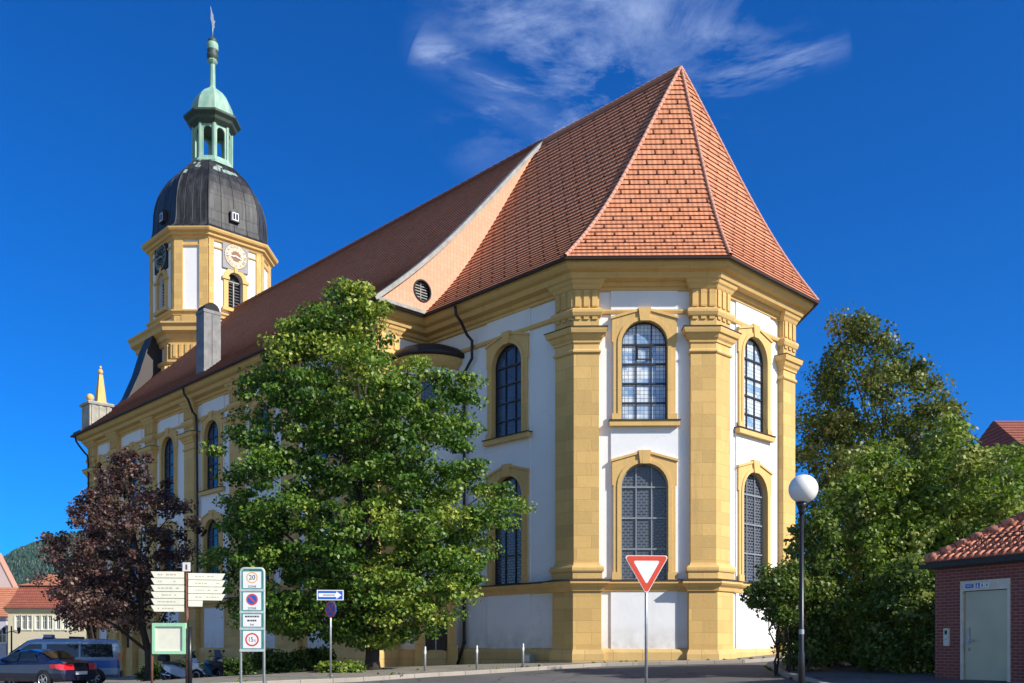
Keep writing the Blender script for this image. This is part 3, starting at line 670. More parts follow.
m.build('ridge_tiles', 'ridge', choir_roof)
# nave roof (the ridge is a little lower further west)
RN = v3(P(TG - .12, 0), HR + .02); RW = v3(P(TE - .6, 0), HR - .05)
mb = MB(); NR = 52
NE0 = v3(P(TE + .0, -HN - .04), HE + .02); NE1 = v3(P(TG - .12, -HN - .04), HE + .02)
tile_face(mb, RW, RN, NE0, NE1, NR, k=.45, ticks=False, lip=.04)
tile_face(mb, RN, RW, v3(P(TG - .12, HN + .04), HE), v3(P(TE, HN + .04), HE), NR, k=.45, lip=.04)
nave_roof = mb.build('nave_roof', ['tile_old', 'dark'], church)
m = MB()
for i in range(70): a = RN.lerp(RW, i / 70); b = RN.lerp(RW, (i + 1.05) / 70); m.tube([a + Vector((0, 0, .04)), b + Vector((0, 0, .06))], [.12, .14], 7, cap=False)
m.build('ridge_tiles', 'tile_old', nave_roof)
# verge flashing and tile-hung gable
m = MB(); vp = [roof_pt(RN, NE1, i / 24, .45) for i in range(25)]; vq = [roof_pt(RN, v3(P(TG - .12, HN + .04), HE), i / 24, .45) for i in range(25)]
av3 = Vector((av.x, av.y, 0))
for L in (vp, vq):
    R = []
    for i, q in enumerate(L):
        d = (L[min(i + 1, 24)] - L[max(i - 1, 0)]).normalized(); n = d.cross(av3); n = n if n.z > 0 else -n
        R.append([q - av3 * .08 - n * .10, q - av3 * .08 + n * .08, q + av3 * .22 + n * .08, q + av3 * .22 + n * .0])
    m.rings(R, closed=False, cap0=False, cap1=False)
m.build('verge_flashing', 'lead', nave_roof)
fg = Fr(P(TG, 0), pv)     # gable plane, u = s
m = MB(); pts = [(0, HR - .1)] ; 
cs = lambda s_, half, k: HR - (HR - HE) * abs(s_) / half - sag(abs(s_) / half, k)
lp = [(-HN * i / 24, cs(-HN * i / 24, HN, .45) - .06) for i in range(25)]
poly = [(x, h) for x, h in reversed(lp)] + [(-x, h) for x, h in lp[1:]]
poly = [(-HN, HE + .06)] + poly[1:-1] + [(HN, HE + .06)]
VS, VH = -7.48, 15.42; oc = circle(VS, VH, .44)
fg.poly(m, poly, -.1, 0.0, 0, holes=[oc], outer_sides=False, mis=1)
gable = m.build('gable', ['tile_wall', 'dark'], church)
m = MB(); fg.poly(m, circle(VS, VH, .49), 0, .04, 1, holes=[circle(VS, VH, .43)]); fg.poly(m, circle(VS, VH, .44), -.2, -.18, 1, outer_sides=False)
for k in range(-3, 4): fg.box(m, VS - .4, VS + .4, VH + k * .12 - .02, VH + k * .12 + .02, -.17, -.12, 2)
fg.box(m, VS - .02, VS + .02, VH - .42, VH + .42, -.16, -.10, 2)
m.build('oval_vent', ['lead', 'dark', 'lead'], gable)
# lead strip at the foot of the gable
m = MB(); fg.box(m, -HN, -HC + .1, HE + .0, HE + .14, -.02, .16); fg.box(m, -HN, -HC + .1, HE - .02, HE + .04, -.9, .12); m.build('foot_flashing', 'lead', gable)
# chimney
ct, cs_ = 30.07, -9.1
m = MB(); q = [P(ct, cs_), P(ct, cs_ + 1.0), P(ct + .95, cs_ + 1.0), P(ct + .95, cs_)]
m.rings([[(a.x, a.y, h) for a in q] for h in (14.3, 18.75)]); cc = (q[0] + q[2]) / 2
q2 = [cc + (a - cc) * 1.06 for a in q]; m.rings([[(a.x, a.y, h) for a in q2] for h in (18.6, 18.78)]); m.rings([[(a.x, a.y, h) for a in q2] for h in (15.3, 15.4)])
fs = Fr(q[0], q[1] - q[0])
for x in (.46, .5): fs.box(m, x, x + .02, 14.5, 18.6, 0, .02)
M['chimney_metal'] = m_basic('dull chimney cladding', (.17, .17, .175), .6, .1, .3, 2); chim = m.build('chimney', 'chimney_metal', church)
m = MB(); R = []
for k in range(9):
    a_ = PI * k / 8; r_ = .46
    R.append([(*(cc - pv * r_ * math.cos(a_) - av * .46), 18.8 + .42 * math.sin(a_)), (*(cc - pv * r_ * math.cos(a_) + av * .46), 18.8 + .42 * math.sin(a_))])
m.rings(R, closed=False, cap0=False, cap1=False)
m.face([R[k][0] for k in range(9)]); m.face([R[k][1] for k in range(9)]); m.build('chimney_hood', 'dark', chim)
# stair turret in the corner between choir and nave
tcn = P(13.12, -6.62); TR = 1.52
m = MB(); tb = (tcn.x, tcn.y, 0)
m.lathe(tb, [(TR, -3), (TR, 12.2)], 32, 0); m.lathe(tb, [(TR, 11.95), (TR + .06, 11.97), (TR + .12, 12.1), (TR + .26, 12.2), (TR + .3, 12.42)], 32, 1)
m.lathe(tb, [(TR, 2.04), (TR + .1, 2.06), (TR + .14, 2.2), (TR + .3, 2.34), (TR + .3, 2.42), (TR, 2.52)], 32, 1); m.lathe(tb, [(TR + .15, -3), (TR + .15, -.3), (TR, -.2)], 32, 2)
turret = m.build('stair_turret', ['plaster', 'ochre_flat', 'plinth'], church)
m = MB(); m.lathe(tb, [(TR + .28, 12.40), (TR + .44, 12.42), (TR + .43, 12.56), (TR + .30, 12.74), (TR + .0, 12.92), (TR - .4, 13.08), (.5, 13.26), (0, 13.3)], 32); m.build('turret_cap', 'pipe', turret)
def radial(c, r, ang): d = Vector((math.cos(ang), math.sin(ang))); return Fr(Vector(c[:2]) + d * r, Vector((-d.y, d.x)))
def px_ang(x, r):    # angle on the turret whose point projects to column x
    best = None
    for k in range(720):
        a_ = -PI + PI * k / 360; X = tcn.x + r * math.cos(a_); Y = tcn.y + r * math.sin(a_)
        if math.sin(a_) > -.05: continue
        e_ = abs(512 + 930 * X / Y - x)
        if best is None or e_ < best[0]: best = (e_, a_)
    return best[1]
fw = radial(tcn, TR, px_ang(430, TR)); m = MB()
fw.poly(m, arch(0, 1.15, 8.9, 11.7), -.12, .12, holes=[arch(0, .75, 9.15, 11.5)]); fw.box(m, -.65, .65, 8.78, 8.95, -.1, .2)
tw = m.build('window', 'ochre_flat', turret)
m = MB(); fw.poly(m, arch(0, .76, 9.15, 11.5), -.03, .02); m.build('pane', 'glass_blue', tw)
fd = radial(tcn, TR, px_ang(436, TR)); m = MB()
zg = gz(tcn.x, tcn.y - 2.2)
fd.poly(m, [(-.85, zg - .3), (.85, zg - .3), (.85, 2.04), (-.85, 2.04)], -.3, .20, holes=[[(-.48, zg - .2), (.48, zg - .2), (.48, 1.35), (-.48, 1.35)]]); fd.box(m, -.95, .95, 1.75, 1.95, .1, .3); fd.box(m, -.92, -.55, zg - .3, .0, .1, .26); fd.box(m, .55, .92, zg - .3, .0, .1, .26)
dr = m.build('door_surround', 'ochre_flat', turret)
m = MB(); fd.box(m, -.48, .48, zg - .2, 1.35, -.3, -.02)
for k in range(4): fd.box(m, -.46 + k * .24, -.46 + k * .24 + .2, zg + .1, 1.25, -.02, .01)
m.build('door', 'door_wood', dr)
# portal in the long wall
m = MB(); f0 = frames[0]; u = tw0 - 40.0; zg = gz(*f0(u, 0, 1)[:2])
f0.poly(m, [(u - 1.5, zg - .4), (u + 1.5, zg - .4), (u + 1.5, 2.03), (u - 1.5, 2.03)], 0, .5, holes=[arch(u, 1.5, zg - .3, 1.5)])
for x in (-1.3, 1.3): f0.box(m, u + x - .22, u + x + .22, zg - .4, 1.75, .45, .72)
f0.box(m, u - 1.7, u + 1.7, 1.75, 2.0, .4, .9)
po = m.build('portal', 'ochre', church)
m = MB(); f0.box(m, u - .75, u + .75, zg - .3, 1.5, .02, .15); f0.box(m, u - .02, u + .02, zg, 1.4, .15, .18); m.build('door', 'door_wood', po)
# downpipes
def pipe(pts): m = MB(); m.tube(pts, .065, 8); [m.tube([Vector(p) - Vector((0, 0, .05)), Vector(p) + Vector((0, 0, .05))], .085, 8) for p in pts[-2:-1]]; m.build('downpipe', 'pipe', church)
def wp(fr, u, h, o): return fr(u, h, o)
f2 = frames[2]; ug = 2.15; ub = 1.63
us = lambda x, o: None
def u_at(fr, x, o, h=0):     # u on a wall (offset o) seen at column x
    b = fr(0, 0, o); k = (x - 512) / 930; return (k * b[1] - b[0]) / (fr.d.x - k * fr.d.y)
ua = u_at(f2, 456, 1.0); ubx = u_at(f2, 472, .2); uc = u_at(f2, 464.5, .12)
pipe([f2(ua, 14.25, 1.05), f2(ua, 13.9, 1.0), f2(ua + .1, 13.6, .8), f2(ubx - .15, 13.2, .35), f2(ubx, 12.95, .2), f2(ubx, 12.2, .2), f2(uc, 11.7, .14), f2(uc, 6, .14), f2(uc, .1, .14), f2(uc - .1, gz(*f2(uc, 0, .2)[:2]), .45)])
for xg, xw in ((184, 197.5), (76, 89)):
    a_ = u_at(f0, xg, 1.0); b_ = u_at(f0, xw, .15)
    oo = .15 if xg > 100 else .42; b_ = u_at(f0, xw, oo)
    pipe([f0(a_, 14.25, 1.05), f0(a_, 13.95, 1.0), f0(a_ + .2, 13.6, .85), f0(b_ - .1, 13.1, oo + .25), f0(b_, 12.9, oo + .1), f0(b_, 12.4, oo + .05), f0(b_, 8, oo), f0(b_, -1.8, oo)])
# ---- west end: volute wall, pier, ball and obelisk
m = MB(); fwst = Fr(P(TE - .9, 0), -pv)   # outward = towards... thickness along the axis
prof = [(-10.0, 14.4), (-8.6, 15.1), (-7.6, 16.0), (-6.7, 17.3), (-6.0, 19.0), (-5.4, 21.0), (-4.9, 22.2)]
pg = [(s_, h) for s_, h in prof] + [(0, 22.4)] + [(-s_, h) for s_, h in reversed(prof)]
R = []
for tt in (TE - 1.3, TE - .3): R.append([(*P(tt, s_), h) for s_, h in pg])
for k in range(len(pg) - 1): m.face([R[0][k], R[0][k + 1], R[1][k + 1], R[1][k]], 1)
for r_ in R:
    base = (*P(TE - 1.3 if r_ is R[0] else TE - .3, 0), 14)
    for k in range(len(pg) - 1): m.face([base, r_[k], r_[k + 1]], 0)
for k in range(len(prof) - 1):
    for sg in (-1, 1):
        a_, b_ = prof[k], prof[k + 1]
        q = [(*P(tt, sg * abs(s_)), h + dz) for tt, (s_, h), dz in ((TE - 1.5, a_, 0), (TE - .1, a_, 0), (TE - .1, b_, 0), (TE - 1.5, b_, 0), (TE - 1.5, a_, .2), (TE - .1, a_, .2), (TE - .1, b_, .2), (TE - 1.5, b_, .2))]
        m.hexa(q, 1)
m.build('volute_gable', ['pipe', 'dome'], church)
m = MB(); pc = P(TE - .9, -HN + 1.35)
def sqr(c, r, h): return [(*(c + av * (sa * r) + pv * (sb * r)), h) for sa, sb in ((-1, -1), (-1, 1), (1, 1), (1, -1))]
m.rings([sqr(pc, .74, 14.3), sqr(pc, .74, 16.45)]); m.rings([sqr(pc, .84, 16.45), sqr(pc, .88, 16.58), sqr(pc, .82, 16.66)])
for k in (-.5, 0, .5): m.rings([[(*(pc - av * .72 + pv * (k + dx)), h) for dx in (-.12, .12)] + [(*(pc - av * .80 + pv * (k + dx)), h) for dx in (.12, -.12)] for h in (14.6, 16.4)])
pr = m.build('corner_pier', 'pillar', church)
m = MB(); oc_ = pc + pv * .25; m.rings([sqr(oc_, .36, 16.6), sqr(oc_, .36, 16.8), sqr(oc_, .30, 16.82), sqr(oc_, .12, 18.75)]); m.ball((oc_.x, oc_.y, 18.95), .17, .17, .2); m.ball((oc_.x, oc_.y, 19.25), .09, .09, .12)
bl_ = pc - pv * .55 - av * .3; m.build('obelisk', 'ochre_flat', pr)
m = MB(); m.ball((bl_.x, bl_.y, 16.95), .26, .26, .28); m.tube([(bl_.x, bl_.y, 16.6), (bl_.x, bl_.y, 16.75)], .16); m.build('stone_ball', 'ochre_flat', pr)

# ------------------------------------------------------------------ tower
TC = P(47.75, .0)
def octo(r, cut, rot=True):      # chamfered square in the church frame, counter-clockwise in world
    k = r - cut; q = [(-r, k), (-r, -k), (-k, -r), (k, -r), (r, -k), (r, k), (k, r), (-k, r)]
    pts = [TC + av * a_ + pv * b_ for a_, b_ in q]
    ar = sum(pts[i].x * pts[(i + 1) % 8].y - pts[(i + 1) % 8].x * pts[i].y for i in range(8))
    if ar < 0: pts.reverse()
    return pts
def oring(r, cut, h): return [(q.x, q.y, h) for q in octo(r, cut)]
LW = octo(4.25, 1.75); UW = octo(3.78, 1.72)
def faces_of(poly): return [Fr(poly[i], poly[(i + 1) % 8] - poly[i]) for i in range(8)], [(poly[(i + 1) % 8] - poly[i]).length for i in range(8)]
lf, ll = faces_of(LW); uf, ul = faces_of(UW)
longs = [i for i in range(8) if ul[i] > 3.2]; chams = [i for i in range(8) if ul[i] <= 3.2]
m = MB()
for i in range(8): lf[i].poly(m, [(0, -4), (ll[i], -4), (ll[i], 22.6), (0, 22.6)], -.3, 0, 0, outer_sides=False)
BH0, BH1 = 24.6, 27.25
for i in range(8):
    holes = [arch(ul[i] / 2, 1.15, BH0, BH1)] if i in longs else []
    uf[i].poly(m, [(0, 22.6), (ul[i], 22.6), (ul[i], 29.7), (0, 29.7)], -.4, 0, 0, holes=holes, outer_sides=False)
tower = m.build('tower', 'plaster', church)
m = MB()
m.sweep(LW, [(0, 19.9), (.25, 19.92), (.34, 20.05), (.34, 20.2), (0, 20.3)]); m.build('tower_cornice', 'ochre_flat', tower); m = MB(); m.sweep(LW, [(0, 21.3), (.2, 21.35), (.25, 21.6), (.4, 21.7), (.45, 21.95), (.75, 22.15), (.8, 22.45), (.95, 22.6), (.95, 22.72), (0, 23.0)]); m.build('tower_cornice', 'ochre_flat', tower); m = MB()
m.sweep(UW, [(0, 23.6), (.16, 23.65), (.2, 23.8), (.32, 23.9), (.32, 24.0), (0, 24.1)]); m.build('tower_ledge', 'ochre_flat', tower); m = MB(); m.sweep(UW, [(0, 28.62), (.10, 28.64), (.12, 28.72), (0, 28.76)]); m.build('tower_string_course', 'ochre_flat', tower); m = MB()
m.sweep(UW, [(0, 29.1), (.12, 29.15), (.2, 29.3), (.34, 29.36), (.38, 29.52), (.55, 29.6), (.62, 29.72), (.64, 29.82), (0, 29.95)])
m.build('tower_cornice', 'ochre_flat', tower)
for i in chams:
    m = MB(); L_ = ul[i]
    for a_, b_ in ((0, .62), (L_ - .62, L_)): uf[i].box(m, a_ - (.0), b_, 22.9, 29.3, 0, .12)
    uf[i].box(m, .55, L_ - .55, 22.9, 23.7, 0, .16); uf[i].box(m, .6, L_ - .6, 28.75, 29.0, 0, .05)
    L_ = ll[i]; lf[i].box(m, .15, L_ - .15, 15, 19.9, 0, .3); lf[i].box(m, .05, L_ - .05, 19.2, 19.75, 0, .55); lf[i].box(m, .1, L_ - .1, 20.3, 21.4, 0, .32)
    lf[i].box(m, .0, L_, 18.9, 19.2, 0, .42)
    for x in (.3, .72, 1.14, 1.56, 1.98):
        if x < L_ - .3: lf[i].box(m, x, x + .2, 20.4, 21.3, .32, .38)
    m.build('corner_pilaster', 'ochre', tower)
for i in longs:
    m = MB(); L_ = ul[i]
    for a_, b_ in ((0, .38), (L_ - .38, L_)): m = MB(); uf[i].box(m, a_, b_, 22.9, 29.3, 0, .117); m.build('face_pilaster', 'ochre', tower)
    L2 = ll[i]
    for a_, b_, c_, d_ in ((0, .5, 0, .6), (L2 - .5, L2, L2 - .6, L2)): m = MB(); lf[i].box(m, a_, b_, 15, 21.3, 0, .27); lf[i].box(m, c_, d_, 19.2, 19.75, 0, .45); m.build('face_pilaster', 'ochre', tower)
for i in longs:
    c = ul[i] / 2; f = uf[i]
    m = MB(); f.poly(m, arch(c, 1.85, BH0 - .1, BH1 + .35), 0, .13, holes=[arch(c, 1.15, BH0, BH1)])
    for sg in (-1, 1): f.box(m, c + sg * .78 - .27, c + sg * .78 + .27, BH1 - .66, BH1 - .46, 0, .22)
    f.box(m, c - 1.05, c + 1.05, BH0 - .3, BH0 - .06, 0, .28); f.poly(m, [(c - .1, BH1 - .05), (c + .1, BH1 - .05), (c + .14, BH1 + .42), (c - .14, BH1 + .42)], .1, .2)
    w = m.build('belfry_window', 'ochre_flat', tower)
    m = MB(); f.poly(m, arch(c, 1.16, BH0, BH1), -.42, -.35, 0, outer_sides=False)
    for k in range(9): hh = BH0 + .12 + k * .22; f.poly(m, [(c - .5, hh), (c + .5, hh), (c + .5, hh + .05), (c - .5, hh + .05)], -.34, -.24, 1)
    f.box(m, c - .04, c + .04, BH0, BH1 - .6, -.3, -.2, 2); f.box(m, c - .55, c + .55, BH1 - .66, BH1 - .58, -.3, -.2, 2); m.build('louvre', ['dark', 'bar', 'lead'], w)
# clocks
num = ['XII', 'I', 'II', 'III', 'IIII', 'V', 'VI', 'VII', 'VIII', 'IX', 'X', 'XI']
for i in longs:
    c = ul[i] / 2; f = uf[i]; hc = 28.42; shade = f.n.dot(Vector((-1, -1))) > .9  # clock on the shaded side has shade put into its dark plaque and dial
    m = MB(); f.box(m, c - 1.02, c + 1.02, hc - 1.02, hc + .98, 0, .15, 0)
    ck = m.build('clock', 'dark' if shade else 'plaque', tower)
    m = MB(); f.poly(m, circle(c, hc, .90, 36), .15, .172, 0, holes=[circle(c, hc, .86, 36)]); f.poly(m, circle(c, hc, .86, 36), .15, .168, 2 if not shade else 3, holes=[circle(c, hc, .50, 36)], outer_sides=False)
    f.poly(m, circle(c, hc, .50, 36), .15, .168, 3 if shade else 2, holes=[circle(c, hc, .38, 36)], outer_sides=False); f.poly(m, circle(c, hc, .38, 36), .15, .172, 1, outer_sides=False)
    for k in range(12):
        a_ = PI / 2 - k * PI / 6; text(m, f, num[k], c + .68 * math.cos(a_), hc + .68 * math.sin(a_), .33, .176, 0, a_ - PI / 2)
        ca, sa = math.cos(a_), math.sin(a_); f.poly(m, [(c + ca * .40 - sa * .02, hc + sa * .40 + ca * .02), (c + ca * .40 + sa * .02, hc + sa * .40 - ca * .02), (c + ca * .48 + sa * .02, hc + sa * .48 - ca * .02), (c + ca * .48 - sa * .02, hc + sa * .48 + ca * .02)], .172, .18, 0)
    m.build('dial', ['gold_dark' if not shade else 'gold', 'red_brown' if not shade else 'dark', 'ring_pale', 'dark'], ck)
    m = MB()
    for ang, L_, w_ in ((PI * 1.03, .80, .05), (PI * -.08, .5, .06)):
        dx, dy = math.cos(ang), math.sin(ang); f.poly(m, [(c - dy * w_ - dx * .12, hc + dx * w_ - dy * .12), (c + dy * w_ - dx * .12, hc - dx * w_ - dy * .12), (c + dy * w_ * .3 + dx * L_, hc - dx * w_ * .3 + dy * L_), (c - dy * w_ * .3 + dx * L_, hc + dx * w_ * .3 + dy * L_)], .19, .21)
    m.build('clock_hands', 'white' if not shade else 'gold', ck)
# dome
m = MB(); DP = [(29.86, 4.22), (30.0, 4.04), (30.3, 3.86), (30.8, 3.74), (31.5, 3.70), (32.2, 3.68), (32.9, 3.58), (33.6, 3.40), (34.3, 3.10), (34.9, 2.72), (35.4, 2.30), (35.8, 1.92), (36.1, 1.62)]
DP = [(h, r_ * (.975 if k_ > 1 else 1)) for k_, (h, r_) in enumerate(DP)]; R = [oring(r_, r_ * .455, h) for h, r_ in DP]; m.rings(R, cap0=True, cap1=True, smooth=False)
# green patches near the top belong to the skin
for i in range(8):
    for k in range(7):
        j = random.choice((8, 9, 9, 10, 10, 11)); a0 = random.random() * .75; a1 = a0 + .12 + random.random() * .14; d0 = random.random() * .5; d1 = min(1, d0 + .6)
        def sp(fr_, dd): return (Vector(R[j][i]).lerp(Vector(R[j][(i + 1) % 8]), fr_)).lerp(Vector(R[j + 1][i]).lerp(Vector(R[j + 1][(i + 1) % 8]), fr_), dd)
        cen = Vector((TC.x, TC.y, 31)); ps = [sp(a0, d0), sp(a1, d0), sp(a1, d1), sp(a0, d1)]; m.face([p + (p - cen).normalized() * .015 for p in ps], 1)
dome = m.build('dome', ['dome', 'patina'], tower)
m = MB()      # standing seams
for i in range(8):
    for fr_ in (0, .25, .5, .75):
        pts = []
        for (h, r_), rr in zip(DP, R): q = Vector(rr[i]).lerp(Vector(rr[(i + 1) % 8]), fr_); pts.append(q)
        m.tube(pts, .028 if fr_ else .05, 5, cap=False)
m.build('standing_seams', 'dome', dome)
for i in longs:
    rr = octo(3.7, 3.7 * .455); f = Fr(rr[i], rr[(i + 1) % 8] - rr[i]); c = (rr[(i + 1) % 8] - rr[i]).length / 2
    m = MB(); D_ = 31.0; f.poly(m, [(c - .36, D_), (c + .36, D_), (c + .36, D_ + .7), (c, D_ + 1.0), (c - .36, D_ + .7)], -.7, .18); f.poly(m, [(c - .24, D_ + .08), (c + .24, D_ + .08), (c + .24, D_ + .64), (c - .24, D_ + .64)], .18, .2, 1)
    for x in (-.19, .03): f.poly(m, [(c + x, D_ + .14), (c + x + .16, D_ + .14), (c + x + .16, D_ + .58), (c + x, D_ + .58)], .2, .21, 2)
    m.build('dormer', ['dome', 'white', 'car_glass'], dome)
# lantern
def lring(r, h, rot=PI / 8): return [(TC.x + LX + r * math.cos(rot + th + k * PI / 4 + PI), TC.y + r * math.sin(rot + th + k * PI / 4 + PI), h) for k in range(8)]
LX = .12
m = MB(); m.rings([lring(1.75, 36.07), lring(1.75, 36.22), lring(1.55, 36.42), lring(1.5, 36.62)])
pts8 = [Vector(q[:2]) for q in lring(1.38, 0)]
ar = sum(pts8[i].x * pts8[(i + 1) % 8].y - pts8[(i + 1) % 8].x * pts8[i].y for i in range(8))
if ar < 0: pts8.reverse()
for i in range(8):
    f = Fr(pts8[i], pts8[(i + 1) % 8] - pts8[i]); L_ = (pts8[(i + 1) % 8] - pts8[i]).length
    f.poly(m, [(0, 36.52), (L_, 36.52), (L_, 39.42), (0, 39.42)], -.14, 0, holes=[arch(L_ / 2, .64, 36.67, 38.92, 10)], outer_sides=False)
    f.poly(m, [(0, 36.52), (L_, 36.52), (L_, 39.42), (0, 39.42)], -.0, -.14, holes=[arch(L_ / 2, .64, 36.67, 38.92, 10)], outer_sides=False, hole_sides=False)
    f.box(m, -.08, .1, 36.52, 39.22, -.05, .09); f.box(m, L_ - .1, L_ + .08, 36.52, 39.22, -.05, .088)
lantern = m.build('lantern', 'copper', tower)
m = MB(); m.rings([lring(1.45, 39.07), lring(1.75, 39.32), lring(1.85, 39.52), lring(2.1, 39.72), lring(2.12, 39.87), lring(1.7, 40.07)]); m.build('lantern_cornice', 'copper_dark', lantern)
m = MB(); m.rings([lring(r_, h) for r_, h in ((1.64, 40.02), (1.60, 40.27), (1.56, 40.62), (1.46, 41.02), (1.24, 41.47), (.92, 41.87), (.55, 42.17), (.3, 42.37), (.2, 42.62))])
m.rings([lring(.22, 42.52), lring(.19, 44.22), lring(.30, 44.32), lring(.40, 44.47), lring(.30, 44.62)]); cup = m.build('cupola', 'copper', lantern)
for q0 in lring(1, 0): pass
m = MB(); cx_, cy_ = TC.x + LX, TC.y
m.lathe((cx_, cy_, 0), [(.30, 44.52), (.42, 44.72), (.43, 44.92), (.36, 45.12), (.40, 45.32), (.40, 45.82), (.30, 45.97), (.34, 46.07), (.20, 46.22), (.05, 46.32)], 14); m.build('finial_urn', 'copper_dark', lantern)
m = MB(); m.lathe((cx_, cy_, 0), [(.41, 45.30), (.43, 45.42), (.43, 45.72), (.41, 45.82)], 14); m.build('urn_band', 'copper', lantern)
m = MB(); m.tube([(cx_, cy_, 46.22), (cx_ + .02, cy_, 47.52)], .035, 6); fv = Fr((cx_, cy_), (1, .2))
fv.poly(m, [(-.02, 47.02), (.16, 47.04), (.13, 47.32), (.2, 47.57), (.10, 47.62), (.06, 48.02), (-.05, 48.32), (-.13, 48.67), (-.17, 48.62), (-.12, 48.27), (-.14, 47.72), (-.06, 47.42)], -.02, .02); m.build('weathervane', 'galv', lantern)
# floodlight box at the base
fl = frames[2]; ufl = u_at(fl, 528, .6); b = fl(ufl, 0, .6); zb = gz(b[0], b[1])
m = MB(); fl.box(m, ufl - .2, ufl + .2, zb, zb + .34, .4, .7); fl.box(m, ufl - .16, ufl + .16, zb + .06, zb + .28, .7, .71, 1)
o = m.build('utility_box', ['galv', 'frame_beige']); tag(o, 'small grey metal box on the paving against the church base', 'utility box')

# ------------------------------------------------------------------ trees
def leaf_mesh(name, C, Rr, T, per, size, mat, parent, flat=.75, up=.35):
    C = np.array(C); n = len(C); off = np.array(ORG[parent.name]) if parent is not None else np.zeros(3); Rr = np.array(Rr); T = np.array(T)
    N = int(n * per); idx = RNG.integers(0, n, N)
    d = RNG.normal(size=(N, 3)); d /= np.linalg.norm(d, axis=1)[:, None]; rad = RNG.random(N) ** .42
    d2 = d * rad[:, None]; d2[:, 2] *= flat; p = C[idx] + d2 * Rr[idx][:, None]
    nrm = d * .7 + RNG.normal(size=(N, 3)) * .55 + np.array([0, 0, up]); nrm /= np.linalg.norm(nrm, axis=1)[:, None]
    t = RNG.normal(size=(N, 3)); t -= nrm * (t * nrm).sum(1)[:, None]; t /= np.linalg.norm(t, axis=1)[:, None]; b = np.cross(nrm, t)
    s = size * (.6 + .8 * RNG.random(N))[:, None]
    dr = nrm * s * .18
    V = np.stack([p - t * s * .5, p + b * s * .36 - dr * .5, p + t * s * .5 - dr, p - b * s * .36 - dr * .5], 1).reshape(-1, 3) - off
    me = bpy.data.meshes.new(name); me.vertices.add(4 * N); me.vertices.foreach_set('co', V.ravel()); me.loops.add(4 * N); me.loops.foreach_set('vertex_index', np.arange(4 * N))
    me.polygons.add(N); me.polygons.foreach_set('loop_start', np.arange(N) * 4); me.polygons.foreach_set('loop_total', np.full(N, 4))
    me.update(calc_edges=True)
    tint = np.clip(T[idx] + RNG.normal(size=N) * .14, 0, 1); at = me.attributes.new('tint', 'FLOAT', 'POINT'); at.data.foreach_set('value', np.repeat(tint, 4))
    me.materials.append(M[mat]); o = bpy.data.objects.new(name, me); COL.objects.link(o)
    if parent is not None and parent.name in ORG: o.parent = parent
    ORG[o.name] = Vector(off); return o
def tree(name, X, Y, outline, nclump, cr, per, size, leaf, bark, label, cat='tree', group=None, trunk_r=.22, crown_base=None, dep=1.0, tintf=None, core=.45, lean=0, branches=22, stems=1, flat=.75):
    """outline: (h, left, right) rows, metres relative to the trunk, h above camera level"""
    z0 = gz(X, Y); t = thing(name, (X, Y, z0), label, cat, group)
    H = np.array(outline); hs = H[:, 0]; C = []; Rr = []; T = []
    hw = lambda h: (np.interp(h, hs, H[:, 1]), np.interp(h, hs, H[:, 2]))
    tries = 0; area = [max(.3, hw(h)[1] - hw(h)[0]) ** 1.3 for h in np.linspace(hs[0], hs[-1], 60)]; cum = np.cumsum(area); cum = cum / cum[-1]; hh = np.linspace(hs[0], hs[-1], 60)
    while len(C) < nclump:
        h = float(np.interp(random.random(), cum, hh)); l, r = hw(h); c = (l + r) / 2; w = (r - l) / 2; phi = random.random() * 2 * PI
        rho = (random.random() ** core)
        k = cr * (.6 + .8 * random.random()); w2 = max(.05, w - k * .45)
        w2 *= 1 + .08 * math.sin(3 * phi + h * 1.3 + X) + .06 * math.sin(h * 3.1 + 2 * phi); x = c + w2 * rho * math.cos(phi); y = w2 * rho * math.sin(phi); y *= (dep if not isinstance(dep, tuple) else (dep[0] if y < 0 else dep[1]))
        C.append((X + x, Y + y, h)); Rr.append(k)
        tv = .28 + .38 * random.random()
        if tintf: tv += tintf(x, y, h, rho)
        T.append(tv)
    top = hs[-1] if hs[-1] > hs[0] else hs[0]; lo = min(hs)
    mb = MB()
    for s_ in range(stems):
        ax = (random.random() - .5) * .8 * (stems > 1); ay = (random.random() - .5) * .8 * (stems > 1)
        pts = [Vector((X + ax, Y + ay, z0 - .1))]; hh_ = np.linspace(z0 + .3, lo + (top - lo) * .72, 9)
        cx = np.interp(lo + (top - lo) * .6, hs, (H[:, 1] + H[:, 2]) / 2)
        for i, h in enumerate(hh_): f = i / 8; pts.append(Vector((X + ax + cx * .5 * f + lean * f + .10 * math.sin(i * 1.7 + s_), Y + ay + .1 * math.cos(i * 2.1), h)))
        rs = [trunk_r * 1.35] + [trunk_r * (1 - .88 * i / 8) for i in range(9)]
        mb.tube(pts, rs, 9)
        for b_ in range(branches // stems):
            k = random.randrange(nclump); cpt = Vector(C[k]); ok = [p for p in pts[2:] if p.z < cpt.z - .2] or [pts[2]]
            st = random.choice(ok[-4:]); midp = st.lerp(cpt, .5) + Vector((0, 0, .25)); i0 = pts.index(st); r0 = rs[i0] * .5
            mb.tube([st, midp, cpt], [r0, r0 * .55, .012], 5, cap=False)
    mb.build('trunk', bark, t)
    leaf_mesh('crown', C, Rr, T, per, size, leaf, t, flat)
    return t
k = 31 / 930
def OL(rows, cx, Y): return [((645 - y) * Y / 930, (l - cx) * Y / 930, (r - cx) * Y / 930) for y, l, r in sorted(rows, key=lambda q: -q[0])]
